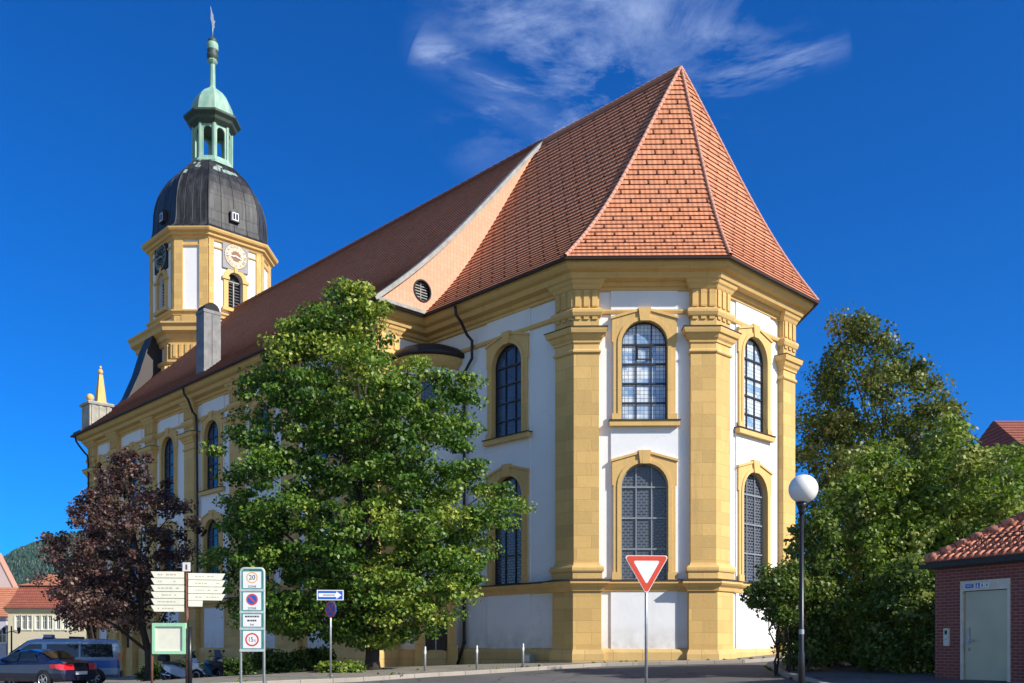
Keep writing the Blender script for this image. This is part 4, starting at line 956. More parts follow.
tree('maple_tree', -4.67, 31, OL([(642, 350, 400), (622, 215, 452), (600, 208, 486), (560, 210, 505), (525, 212, 520), (505, 213, 516), (480, 214, 498), (440, 226, 486), (400, 228, 484), (374, 236, 474), (362, 244, 432), (350, 256, 396), (340, 262, 398), (326, 272, 408), (310, 300, 404), (296, 322, 392), (281, 338, 366)], 372, 31),
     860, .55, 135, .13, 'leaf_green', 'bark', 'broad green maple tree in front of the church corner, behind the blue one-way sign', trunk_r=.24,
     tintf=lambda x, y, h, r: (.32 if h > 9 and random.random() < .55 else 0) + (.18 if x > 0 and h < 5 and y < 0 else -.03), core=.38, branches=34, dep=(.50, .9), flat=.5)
tree('purple_tree', -13.3, 34, OL([(626, 90, 175), (608, 58, 190), (590, 46, 196), (560, 46, 200), (530, 55, 200), (505, 60, 196), (480, 100, 170), (465, 112, 152), (448, 118, 142)], 148, 34),
     250, .38, 95, .115, 'leaf_purple', 'bark', 'dark purple leaved tree beside the green notice board', trunk_r=.15, group=None, core=.42, tintf=lambda x, y, h, r: (.25 if random.random() < .3 else -.05), lean=-.2)
tree('purple_tree', -20.4, 45.5, OL([(628, 62, 130), (600, 50, 135), (570, 52, 130), (540, 60, 125), (520, 75, 110)], 95, 45.5),
     110, .5, 90, .14, 'leaf_purple', 'bark', 'dark purple tree standing further back, behind the police van', trunk_r=.2, core=.45)
tree('tall_tree', 17.2, 43, OL([(640, 800, 960), (560, 795, 1000), (500, 795, 1005), (460, 795, 985), (440, 798, 970), (415, 800, 960), (400, 802, 952), (375, 808, 925), (355, 815, 900), (340, 816, 892), (325, 830, 872), (316, 838, 858)], 884, 43),
     640, .72, 120, .17, 'leaf_olive', 'bark', 'tall dark olive green tree rising behind the bushes right of the church', trunk_r=.35, core=.33, branches=40, tintf=lambda x, y, h, r: (.3 if random.random() < .25 else 0))
bush = [('tree', 12.4, 26.5, [(640, 900, 1030), (560, 890, 1040), (500, 895, 1035), (476, 905, 1040), (460, 910, 1035), (452, 915, 978), (432, 925, 968), (415, 932, 955)], 947, 'leaf_bush', 'bright green leafy tree behind the brick building roof', 300, .45, .125),
        ('bush', 10.3, 27.0, [(655, 815, 930), (600, 805, 945), (540, 808, 945), (490, 825, 935), (460, 845, 915), (442, 865, 900)], 866, 'leaf_bush', 'big green bush in the middle, directly right of the street lamp', 300, .42, .12),
        ('bush', 7.9, 26.3, [(660, 778, 840), (620, 768, 850), (580, 772, 850), (540, 785, 845), (505, 800, 835)], 791, 'leaf_dark', 'dark shrub directly behind the street lamp post', 130, .38, .11),
        ('bush', 7.6, 25.4, [(622, 760, 800), (600, 742, 805), (580, 745, 810), (562, 765, 800)], 792, 'leaf_dark', 'thin shrub reaching over the rusty post in front of the church corner', 50, .30, .10),
        ('bush', 11.4, 24.3, [(668, 860, 960), (630, 855, 965), (590, 870, 960), (560, 890, 945)], 953 - 0, 'leaf_dark', 'low dark shrub beside the left wall of the brick building', 150, .38, .11)]
for nm, X, Y, rows, cx, lf_, lab, nc, cr_, sz in bush:
    cx = 512 + 930 * X / Y
    tree(nm, X, Y, OL(rows, cx, Y), nc, cr_, 105, sz, lf_, 'bark', lab, 'bush' if nm == 'bush' else 'tree', None, trunk_r=.03 if nm == 'bush' else .16, core=.42, branches=26, stems=3 if nm == 'bush' else 1, tintf=lambda x, y, h, r: (.28 if random.random() < .3 else 0))
C = []; R_ = []; T = []
for q in KL:
    if -9 < q.x < 12 and random.random() < .55:
        for _ in range(random.choice((1, 1, 2))):
            dx = random.uniform(-.3, .3); d_ = random.choice((.12, .14, random.uniform(.3, 3.2) if q.x < 1 else .13)); x, y = q.x + dx, q.y + d_; C.append((x, y, gz(x, y) + .02)); R_.append(random.uniform(.04, .10)); T.append(random.random())
for q in KR:
    if q.y < 36 and random.random() < .6: C.append((q.x - .14, q.y, gz(q.x, q.y) - KD + .03)); R_.append(random.uniform(.04, .09)); T.append(random.random())
o = leaf_mesh('weeds', C, R_, T, 22, .06, 'leaf_bush', None); tag(o, 'small weeds growing in the joints along the kerb', 'weeds', kind='stuff')
def low_plants(name, x0, x1, y0, y1, n, hgt, leaf, label, size=.11, cat='shrub'):
    C = []; R_ = []; T = []
    for i in range(n):
        x = x0 + (x1 - x0) * random.random(); y = y0 + (y1 - y0) * random.random(); z = gz(x, y) + hgt * (.15 + .75 * random.random()); C.append((x, y, z)); R_.append(.28 * (.7 + .6 * random.random())); T.append((.25 + .5 * random.random()) if leaf == 'leaf_bush' else .22 * random.random())
    o = leaf_mesh(name, C, R_, T, 85, size, leaf, None); tag(o, label, cat)
low_plants('shrub', -8.6, -6.2, 30.8, 32.0, 60, .75, 'leaf_dark', 'low dark shrub left of the maple trunk, behind the parking zone sign', cat='shrub')
low_plants('shrub', -6.1, -4.9, 29.6, 30.4, 22, .26, 'leaf_bush', 'small yellow green plant patch at the foot of the maple trunk', cat='shrub')
low_plants('hedge', -16.6, -9.6, 41.3, 42.2, 130, .95, 'leaf_dark', 'dark low hedge along the church behind the scooter', cat='hedge')
low_plants('hedge', 9.2, 12.6, 27.6, 28.6, 100, .9, 'leaf_dark', 'low dark hedge at the edge of the right pavement', cat='hedge')

# ------------------------------------------------------------------ street furniture
def on(x, Y): return ((x - 512) * Y / 930, Y)
# street lamp
X, Y = on(801.5, 15.5); z0 = gz(X, Y); t = thing('street_lamp', (X, Y, z0), 'street lamp with white globe on a slim black post', 'street lamp')
hg = (645 - 489) * 15.5 / 930
m = MB(); m.tube([(X, Y, z0 - .05), (X, Y, z0 + .9), (X, Y, z0 + .95), (X, Y, hg - .42)], [.055, .055, .042, .038], 12); m.tube([(X, Y, hg - .42), (X, Y, hg - .36), (X, Y, hg - .30), (X, Y, hg - .22)], [.05, .05, .07, .10], 12)
po_ = m.build('pole', 'black', t); m = MB(); m.tube([(X, Y, .18), (X, Y, .26)], .0445, 12, cap=False); m.build('sticker', 'galv', po_)
m = MB(); m.ball((X + .03, Y, hg), .24, .24, .24, n=32, m=20); m.build('globe', 'globe', t)
# give-way sign
X, Y = on(646.5, 20); z0 = gz(X, Y) - KD; t = thing('give_way_sign', (X, Y, z0), 'red bordered white triangular give way sign on a grey post', 'road sign')
f = Fr((X, Y), (1, .05)); m = MB(); top = (645 - 555.5) * 20 / 930; m.tube([(X, Y + .05, z0 - .05), (X, Y + .05, top)], .032, 10); m.build('pole', 'galv', t)
def tri(s_, dz=0, n=5, rc=.05):
    h = s_ * math.sqrt(3) / 2; c = [(-s_ / 2, top - 0), (0, top - h), (s_ / 2, top - 0)]; g = Vector((0, top - h / 3)); out_ = []
    for i in range(3):
        p = Vector(c[i]); a = (Vector(c[i - 1]) - p).normalized(); b = (Vector(c[(i + 1) % 3]) - p).normalized(); bis = (a + b).normalized(); cen = p + bis * (2 * rc)
        a0 = math.atan2(-a.x * 0 + (p + a * rc * 1.73 - cen).y, (p + a * rc * 1.73 - cen).x); a1 = math.atan2((p + b * rc * 1.73 - cen).y, (p + b * rc * 1.73 - cen).x); da = (a1 - a0 + PI) % (2 * PI) - PI
        out_ += [tuple(cen + Vector((math.cos(a0 + da * k_ / n), math.sin(a0 + da * k_ / n))) * rc) for k_ in range(n + 1)]
    gc = Vector((0, top - h / 3)); return out_, gc
big, gc = tri(.98)
scale = lambda L_, k_: [tuple(gc + (Vector(p) - gc) * k_) for p in L_]
m = MB(); f.poly(m, big, -.01, .012, 0); f.poly(m, scale(big, .955), .012, .015, 1, holes=[scale(big, .60)]); f.poly(m, scale(big, .60), .012, .0145, 0, outer_sides=False); m.build('sign_plate', ['white', 'red'], t)
# rusty thin post
X, Y = on(778.5, 31.0); z0 = gz(X, Y); m = MB(); m.tube([(X, Y, z0 - .05), (X, Y, (645 - 588) * 31 / 930)], .035, 8); m.tube([(X, Y, (645 - 588) * 31 / 930), (X, Y, (645 - 587) * 31 / 930)], .045, 8); o = m.build('metal_post', 'rust'); tag(o, 'thin rusty brown post at the edge of the bushes by the church corner', 'post')
# one way sign + no stopping
X, Y = on(330.3, 27.2); z0 = gz(X, Y); t = thing('sign_post', (X, Y, z0), 'grey post with blue one-way arrow sign above a round no stopping sign', 'road sign')
h = lambda y: (645 - y) * Y / 930; ppm = 930 / Y
m = MB(); m.tube([(X, Y + .04, z0 - .05), (X, Y + .04, h(590))], .03, 8); m.build('pole', 'galv', t)
f = Fr((X, Y), (1, .1)); m = MB(); w = 13.2 / ppm; h0, h1 = h(600.2), h(590)
f.poly(m, [(-w, h0), (w, h0), (w, h1), (-w, h1)], -.01, .01, 0); f.poly(m, [(-w + .03, h0 + .025), (w - .03, h0 + .025), (w - .03, h1 - .025), (-w + .03, h1 - .025)], .01, .013, 1, outer_sides=False)
hm = (h0 + h1) / 2; hw = (h1 - h0) / 2
f.poly(m, [(-w + .05, hm - .055), (w * .45, hm - .055), (w * .45, hm - hw * .75), (w - .06, hm), (w * .45, hm + hw * .75), (w * .45, hm + .055), (-w + .05, hm + .055)], .013, .016, 0, outer_sides=False)
f.box(m, -w * .55, w * .35, hm - .022, hm + .022, .016, .0165, 2)
m.build('one_way_sign', ['white', 'blue', 'pillar'], t)
f = Fr((X + .02, Y - .05), (.76, -.65)); hc = h(609.3); r = .25; m = MB()
f.poly(m, circle(0, hc, r), -.01, .01, 1, holes=[]); f.poly(m, circle(0, hc, r), .01, .013, 0, holes=[circle(0, hc, r * .78)], outer_sides=False); f.poly(m, circle(0, hc, r * .78), .01, .012, 1, outer_sides=False)
for sg in (-1, 1):
    a_ = sg * PI / 4; dx, dy = math.cos(a_) * r * .8, math.sin(a_) * r * .8; px, py = -math.sin(a_) * .022, math.cos(a_) * .022
    f.poly(m, [(-dx - px, hc - dy - py), (dx - px, hc + dy - py), (dx + px, hc + dy + py), (-dx + px, hc - dy + py)], .0125, .0135 + .0004 * sg, 0, outer_sides=False)
m.build('no_stopping_sign', ['red', 'blue'], t)
# parking zone frame
Y = 24.0; X, _ = on(252.2, Y); z0 = gz(X, Y) - .1; ppm = 930 / Y; t = thing('parking_zone_sign', (X, Y, z0), 'tall grey frame with four stacked panels, 20 zone on top and 15 t below', 'road sign')
h = lambda y: (645 - y) * Y / 930
f = Fr((X, Y), (1, .03)); w = 12.3 / ppm; m = MB(); pw = .035; hp = h(568.5)
arc = [(-w + .02, z0), (-w + .02, hp - .09)] + [(-w + .11 - .09 * math.cos(a_), hp - .09 + .09 * math.sin(a_)) for a_ in np.linspace(.3, PI / 2, 5)] + [(w - .11 + .09 * math.sin(a_), hp - .09 + .09 * math.cos(a_)) for a_ in np.linspace(0, PI / 2, 5)] + [(w - .02, z0)]
m.tube([f(u_, hh_, -.02) for u_, hh_ in arc], .034, 8)
for y in (590.3, 612.2, 628.8, 650.4): f.box(m, -w, w, h(y) - .03, h(y) + .03, -.05, .02)
m.build('frame', 'grey_paint', t)
def panel(ya, yb): 
    m = MB(); f.poly(m, [(-w + .05, h(yb)), (w - .05, h(yb)), (w - .05, h(ya)), (-w + .05, h(ya))], -.02, .012, 0); f.poly(m, [(-w + .085, h(yb) + .03), (w - .085, h(yb) + .03), (w - .085, h(ya) - .03), (-w + .085, h(ya) - .03)], .012, .016, 1, outer_sides=False); return m
m = panel(570.5, 589.3); c = h(577.6); f.poly(m, circle(0, c, .145), .016, .018, 2, holes=[circle(0, c, .118)], outer_sides=False); text(m, f, '20', 0, c, .17, .019, 3); text(m, f, 'ZONE', 0, h(586.6), .08, .019, 3); m.build('sign_panel', ['teal', 'white', 'orange', 'black'], t)
m = panel(591.3, 611.2); c = h(599.5); f.poly(m, circle(0, c, .15), .016, .018, 2, outer_sides=False); f.poly(m, circle(0, c, .12), .018, .019, 3, outer_sides=False)
f.poly(m, [(-.095, c + .065), (-.065, c + .095), (.095, c - .065), (.065, c - .095)], .019, .0195, 2, outer_sides=False); text(m, f, 'ZONE', 0, h(608.4), .08, .019, 4); m.build('sign_panel', ['teal', 'white', 'red', 'blue', 'black'], t)
m = panel(613.2, 627.8)
for y, L_ in ((616.5, .36), (620.6, .24)):
    x = -L_ / 2
    while x < L_ / 2: d_ = .02 + .03 * random.random(); f.box(m, x, x + d_, h(y) - .022, h(y) + .022, .016, .0175, 2); x += d_ + .012
text(m, f, 'frei', 0, h(624.6), .075, .019, 2); m.build('sign_panel', ['teal', 'white', 'black'], t)
m = panel(629.8, 649.4); c = h(639.6); f.poly(m, circle(0, c, .175), .016, .018, 2, holes=[circle(0, c, .135)], outer_sides=False); text(m, f, '15', -.035, c, .17, .019, 3, sx=.85); text(m, f, 't', .075, c - .02, .11, .019, 3); m.build('sign_panel', ['teal', 'white', 'red', 'black'], t)
# direction sign post
Y = 25.0; X, _ = on(187, Y); z0 = gz(X, Y) - .1; ppm = 930 / Y; h = lambda y: (645 - y) * Y / 930; t = thing('direction_sign', (X, Y, z0), 'dark red signpost with cream direction boards pointing left and right', 'signpost')
m = MB(); m.tube([(X, Y, z0), (X, Y, h(570))], .042, 10); m.build('pole', 'rust', t)
f = Fr((X, Y - .05), (1, -.06)); m = MB(); f.box(m, -.10, .10, h(571.4), h(562.6), -.02, .01, 0); f.box(m, -.02, .03, h(569.8), h(564.6), .01, .013, 1); m.build('top_plate', ['white', 'rust'], t)
def fb(fr_, u0, u1, y0, y1, slant, name='direction_board'):
    m = MB(); a_, b_ = h(y0), h(y1); tip = u1; s_ = slant
    fr_.poly(m, [(u0, b_), (tip - s_, b_), (tip, a_), (u0, a_)] if u1 > u0 else [(tip + s_, b_), (u0, b_), (u0, a_), (tip, a_)], -.012, .012, 0)
    x = min(u0, u1) + .18; 
    while x < max(u0, u1) - .2:
        d_ = .03 + .06 * random.random()
        if random.random() < .75: fr_.box(m, x, x + d_, (a_ + b_) / 2 - .018, (a_ + b_) / 2 + .018, .012, .0135, 1)
        x += d_ + .02
    m.build(name, ['cream', 'faint'], t)
fL = Fr((X, Y - .05), (1, .10)); fR = Fr((X, Y - .05), (1, .22))
for k_ in range(6): fb(fL, -.06, -.92, 571.8 + k_ * 6.75, 571.8 + (k_ + 1) * 6.75 - .55, .09)
for k_ in range(4): fb(fR, .05, 1.0, 573.2 + k_ * 6.9, 573.2 + (k_ + 1) * 6.9 - .55, .09)
fb(fR, .05, .42, 600.6, 606.5, .01)
# notice board
Y = 23.6; X, _ = on(169, Y); z0 = gz(X, Y) - .1; ppm = 930 / Y; h = lambda y: (645 - y) * Y / 930; t = thing('notice_board', (X, Y, z0), 'green framed notice board with a pale sheet on two rusty posts', 'notice board')
f = Fr((X, Y), (1, 0)); w = 16.6 / ppm; m = MB(); f.poly(m, [(-w, h(654)), (w, h(654)), (w, h(623)), (-w, h(623))], -.08, .03, 0, holes=[[(-w + .075, h(651)), (w - .075, h(651)), (w - .075, h(626.5)), (-w + .075, h(626.5))]])
m.build('board_frame', 'board_green', t)
m = MB(); f.poly(m, [(-w + .07, h(651.5)), (w - .07, h(651.5)), (w - .07, h(626)), (-w + .07, h(626))], -.07, -.01, 0, outer_sides=False); m.build('sheet', 'cream', t)
for u_ in (-w - .02, w + .1):
    m = MB(); a_ = f(u_, 0, -.02); m.tube([(a_[0], a_[1], z0), (a_[0], a_[1], h(624 if u_ < 0 else 627))], .035 if u_ < 0 else .06, 8); m.build('post', 'rust' if u_ < 0 else 'black', t)
# bollards
for x, yb, Y, lab in ((425, 670, 30.6, 'slim white bollard in front of the turret door, leftmost of the three'), (476.8, 668, 31.4, 'slim white bollard below the downpipe, middle of the three'), (523, 665, 32.6, 'slim white bollard beside the small grey box, rightmost of the three')):
    X, _ = on(x, Y); z0 = gz(X, Y); t = thing('bollard', (X, Y, z0), lab, 'bollard', 'bollards along the kerb'); ht = .80
    m = MB(); m.tube([(X, Y, z0 - .05), (X, Y, z0 + ht), (X, Y, z0 + ht + .02)], [.04, .04, .02], 10); m.build('post', 'galv', t)
    m = MB(); m.tube([(X, Y, z0 + ht * .72), (X, Y, z0 + ht * .86)], .0425, 10, cap=False); m.build('reflective_band', 'white', t)
# lantern far left
Y = 62; X, _ = on(11.5, Y); z0 = gz(X, Y); t = thing('lantern_post', (X, Y, z0), 'black old fashioned lantern post in front of the cream town house', 'lantern')
zt = (645 - 626) * Y / 930
m = MB(); m.tube([(X, Y, z0), (X, Y, z0 + .8), (X, Y, z0 + .85), (X, Y, zt)], [.12, .1, .06, .05], 8); m.tube([(X - .5, Y, zt - .5), (X, Y, zt - .35), (X + .5, Y, zt - .5)], .03, 6); m.build('pole', 'black', t)
for dx in (-.5, .5): m = MB(); m.lathe((X + dx, Y, zt - .5), [(0, 0), (.07, .02), (.12, .28), (.15, .3), (.04, .42), (0, .5)], 8, smooth=False); m.build('lantern_head', 'black', t)

# ------------------------------------------------------------------ vehicles (local: x forward, y left)
def wheel(parent, x, y, r, w=.2, spokes=7):
    m = MB(); R = []
    for rr, yy in ((r * .6, -w / 2), (r * .95, -w / 2), (r, -w * .35), (r, w * .35), (r * .95, w / 2), (r * .6, w / 2)):
        R.append([(x + rr * math.cos(2 * PI * k_ / 24), y + yy, r + rr * math.sin(2 * PI * k_ / 24)) for k_ in range(24)])
    m.rings(R, smooth=True); ty = m.build('wheel', 'rubber', parent)
    sg = 1 if y > 0 else -1; yo = y + sg * (w / 2 + .005); m = MB()
    m.rings([[(x + rr * math.cos(2 * PI * k_ / 20), yo + dy * sg, r + rr * math.sin(2 * PI * k_ / 20)) for k_ in range(20)] for rr, dy in ((r * .66, 0), (r * .62, .015), (r * .58, -.01))], cap0=False, cap1=False)
    for k_ in range(spokes):
        a_ = 2 * PI * k_ / spokes; c_, s_ = math.cos(a_), math.sin(a_)
        for q in [[(r * .1, -.035), (r * .6, -.025), (r * .6, .025), (r * .1, .035)]]: m.face([(x + a * c_ - b * s_, yo + .008 * sg, r + a * s_ + b * c_) for a, b in q])
    m.rings([[(x + rr * math.cos(2 * PI * k_ / 12), yo + sg * dy, r + rr * math.sin(2 * PI * k_ / 12)) for k_ in range(12)] for rr, dy in ((r * .16, 0), (r * .14, .02))]); m.build('rim', 'alloy', ty)
def loft(stations, mats_of, bmats, name, parent):
    """stations: (x, [(y,z),...]) outline of the left half from bottom to roof centre"""
    m = MB(); rings = []
    for x, pr in stations: rings.append([(x, y, z) for y, z in pr] + [(x, -y, z) for y, z in reversed(pr)])
    n = len(rings[0]); half = n // 2
    for i in range(len(rings) - 1):
        for j in range(n - 1):
            jj = j if j < half else n - 2 - j
            m.face([rings[i][j], rings[i][j + 1], rings[i + 1][j + 1], rings[i + 1][j]], mats_of(i, jj), smooth=False)
        m.face([rings[i][-1], rings[i][0], rings[i + 1][0], rings[i + 1][-1]], 0)
    m.face(list(reversed(rings[0])), 0); m.face(rings[-1], 0)
    o = m.build(name, bmats, parent); md = o.modifiers.new('bevel', 'BEVEL'); md.width = .03; md.segments = 2; md.limit_method = 'ANGLE'; md.angle_limit = math.radians(25)
    import bmesh
    bm = bmesh.new(); bm.from_mesh(o.data); bmesh.ops.remove_doubles(bm, verts=bm.verts, dist=1e-4); bm.to_mesh(o.data); bm.free(); return o
# police van
VX, VY = -19.1, 39.1; hd = math.atan2(-.34, -.94); zv = gz(VX, VY)
van = thing('police_van', (VX, VY, zv), 'silver and blue police van parked behind the dark car', 'van', rz=hd, world=False)
def vst(x, zt, wt, wb=.95, zl=.32): return (x, [(wb - .08, zl), (wb, zl + .12), (wb, .72), (wb, 1.04), (wb - .02, 1.12), (wt, max(1.16, zt - .14)), (wt - .10, max(1.18, zt - .03)), (wt - .4, max(1.19, zt))])
st = [vst(-2.46, 1.72, .78, .92), vst(-2.36, 1.90, .80), vst(-1.6, 1.95, .81), vst(0, 1.96, .81), vst(.75, 1.95, .81), vst(1.0, 1.90, .80), vst(1.35, 1.62, .83), vst(1.78, 1.27, .86), vst(1.95, 1.20, .86), vst(2.3, 1.20, .80, .90), vst(2.44, 1.2, .7, .82)]
for i in (-2, -1):
    x, pr = st[i]; st[i] = (x, [(y, z if z < .72 else .72 + (z - .72) * (.62 if i == -2 else .3)) for y, z in pr])
loft(st, lambda i, j: 1 if j in (2,) or (i >= 7 and j >= 1) else 0, ['van_silver', 'van_blue'], 'body', van)
def sidey(z, wb=.95, wt=.81, z0_=1.12, z1=1.81): return (wb - .02) + (wt - wb + .02) * (z - z0_) / (z1 - z0_)
def side_glass(parent, pts, sg, wb, wt, z0_, z1, mat='car_glass', name='side_window'):
    m = MB(); ps = [(x, sg * (sidey(z, wb, wt, z0_, z1) + .012), z) for x, z in pts]; pb = [(x, sg * (sidey(z, wb, wt, z0_, z1) - .02), z) for x, z in pts]
    m.face(ps if sg > 0 else ps[::-1]); [m.face([pb[i], pb[(i + 1) % len(ps)], ps[(i + 1) % len(ps)], ps[i]]) for i in range(len(ps))]; m.build(name, mat, parent)
for sg in (-1, 1):
    side_glass(van, [(-2.2, 1.18), (-.95, 1.18), (-.95, 1.72), (-2.15, 1.72)], sg, .95, .81, 1.12, 1.81)
    side_glass(van, [(-.88, 1.18), (.32, 1.18), (.32, 1.72), (-.88, 1.72)], sg, .95, .81, 1.12, 1.81)
    side_glass(van, [(.50, 1.18), (1.60, 1.18), (1.15, 1.60), (.95, 1.72), (.50, 1.72)], sg, .95, .81, 1.12, 1.81)
    m = MB(); m.box(1.38, 1.5, sg * .93, sg * 1.12, 1.12, 1.34); m.build('mirror', 'black', van)
    for xw in (-1.5, 1.55):
        wheel(van, xw, sg * .87, .33, .22)
        m = MB(); cc_ = [(xw + .40 * math.cos(a_), sg * .955, .33 + .40 * math.sin(a_)) for a_ in np.linspace(-.15, PI + .15, 16)]; m.face(cc_ if sg < 0 else cc_[::-1]); m.build('wheel_arch', 'black', van)
    m = MB(); m.box(-2.475, -2.36, sg * .80, sg * .93, .85, 1.35); m.build('tail_light', 'tail', van)
m = MB(); m.face([(1.04, -.66, 1.87), (1.04, .66, 1.87), (1.76, .78, 1.31), (1.76, -.78, 1.31)]); m.build('windscreen', 'car_glass', van)
m = MB(); m.face([(-2.43, -.68, 1.70), (-2.43, .68, 1.70), (-2.475, .76, 1.2), (-2.475, -.76, 1.2)]); m.build('rear_window', 'car_glass', van)
m = MB(); m.box(.15, .5, -.6, .6, 1.95, 2.0); m.box(.17, .48, -.55, -.2, 2.0, 2.12, 1); m.box(.17, .48, .2, .55, 2.0, 2.12, 1); m.build('light_bar', ['black', 'van_blue'], van)
m = MB(); m.box(-2.52, -2.40, -.86, .86, .34, .58); m.build('bumper', 'black', van)
m = MB(); m.tube([(-1.9, -.1, 1.95), (-1.95, -.1, 2.12)], .02, 6); m.tube([(-1.0, -.3, 1.96), (-.4, -.3, 1.98)], .07, 8); m.build('roof_aerial', 'black', van)
# dark car
CX, CY = -17.7, 34.6; hd = math.atan2(.36, -.93); zc = gz(CX, CY)
car = thing('parked_car', (CX, CY, zc), 'dark blue coupe with red tail lights parked in front of the police van', 'car', rz=hd, world=False)
def cst(x, zbelt, zt, wt, wb=.86, zl=.24): return (x, [(wb - .08, zl), (wb, zl + .12), (wb + .01, .55), (wb - .02, zbelt - .06), (wb - .07, zbelt), (wt, max(zbelt + .01, zt - .06)), (wt * .8, max(zbelt + .02, zt - .01)), (wt * .35, max(zbelt + .025, zt))])
st = [cst(-2.18, .72, .72, .55, .70, .34), cst(-2.10, .90, .92, .68, .80, .30), cst(-1.75, .95, 1.02, .70), cst(-1.35, .94, 1.07, .68), cst(-.75, .92, 1.33, .60), cst(-.2, .92, 1.42, .58), cst(.3, .91, 1.38, .58), cst(.7, .90, 1.17, .62), cst(1.1, .89, .94, .68), cst(1.7, .78, .82, .66), cst(2.05, .64, .68, .58, .78), cst(2.17, .5, .52, .5, .68)]
loft(st, lambda i, j: 0, ['car_paint'], 'body', car)
def cs_glass(parent, pts, sg): 
    m = MB(); ps = []
    for x, z in pts: y = .79 + (.60 - .79) * (z - .92) / (1.33 - .92) + .025; ps.append((x, sg * y, z))
    m.face(ps if sg > 0 else ps[::-1]); m.build('side_window', 'car_glass', parent)
for sg in (-1, 1):
    cs_glass(car, [(-.98, .97), (.0, .97), (.0, 1.33), (-.62, 1.28)], sg); cs_glass(car, [(.05, .97), (.92, .97), (.45, 1.27), (.05, 1.33)], sg)
    m = MB(); m.box(.62, .78, sg * .82, sg * .98, .94, 1.06); m.build('mirror', 'car_paint', car)
    for xw in (-1.3, 1.32):
        wheel(car, xw, sg * .78, .315, .2, 5)
        m = MB(); cc_ = [(xw + .37 * math.cos(a_), sg * .872, .315 + .37 * math.sin(a_)) for a_ in np.linspace(-.2, PI + .2, 16)]; m.face(cc_ if sg < 0 else cc_[::-1]); m.build('wheel_arch', 'black', car)
    m = MB(); ln = [(-2.215, .34), (-2.225, .56), (-2.17, .74), (-2.06, .84), (-1.9, .885), (-1.66, .895)]
    top_ = [(x + (.04 if k_ < 3 else .02), sg * y, .90 if k_ < 4 else .88) for k_, (x, y) in enumerate(ln)]; bot_ = [(x, sg * y, .68 if k_ < 4 else .74) for k_, (x, y) in enumerate(ln)]
    for k_ in range(5): m.face([bot_[k_], bot_[k_ + 1], top_[k_ + 1], top_[k_]])
    ti = [(x + .12, y * .9, z) for x, y, z in top_]; bi = [(x + .12, y * .9, z) for x, y, z in bot_]
    for k_ in range(5): m.face([top_[k_], top_[k_ + 1], ti[k_ + 1], ti[k_]]); m.face([bot_[k_], bot_[k_ + 1], bi[k_ + 1], bi[k_]])
    m.build('tail_light', 'tail', car)
m = MB(); m.face([(-1.36, -.56, 1.09), (-1.36, .56, 1.09), (-.80, .50, 1.355), (-.80, -.50, 1.355)]); m.build('rear_window', 'car_glass', car)
m = MB(); m.face([(1.06, -.62, .98), (1.06, .62, .98), (.32, .52, 1.40), (.32, -.52, 1.40)]); m.build('windscreen', 'car_glass', car)
m = MB(); m.box(-2.215, -2.19, -.26, .26, .50, .62); m.build('number_plate', 'white', car)
m = MB(); m.box(-2.205, -2.1, -.62, .62, .30, .46); m.build('bumper', 'car_paint', car)
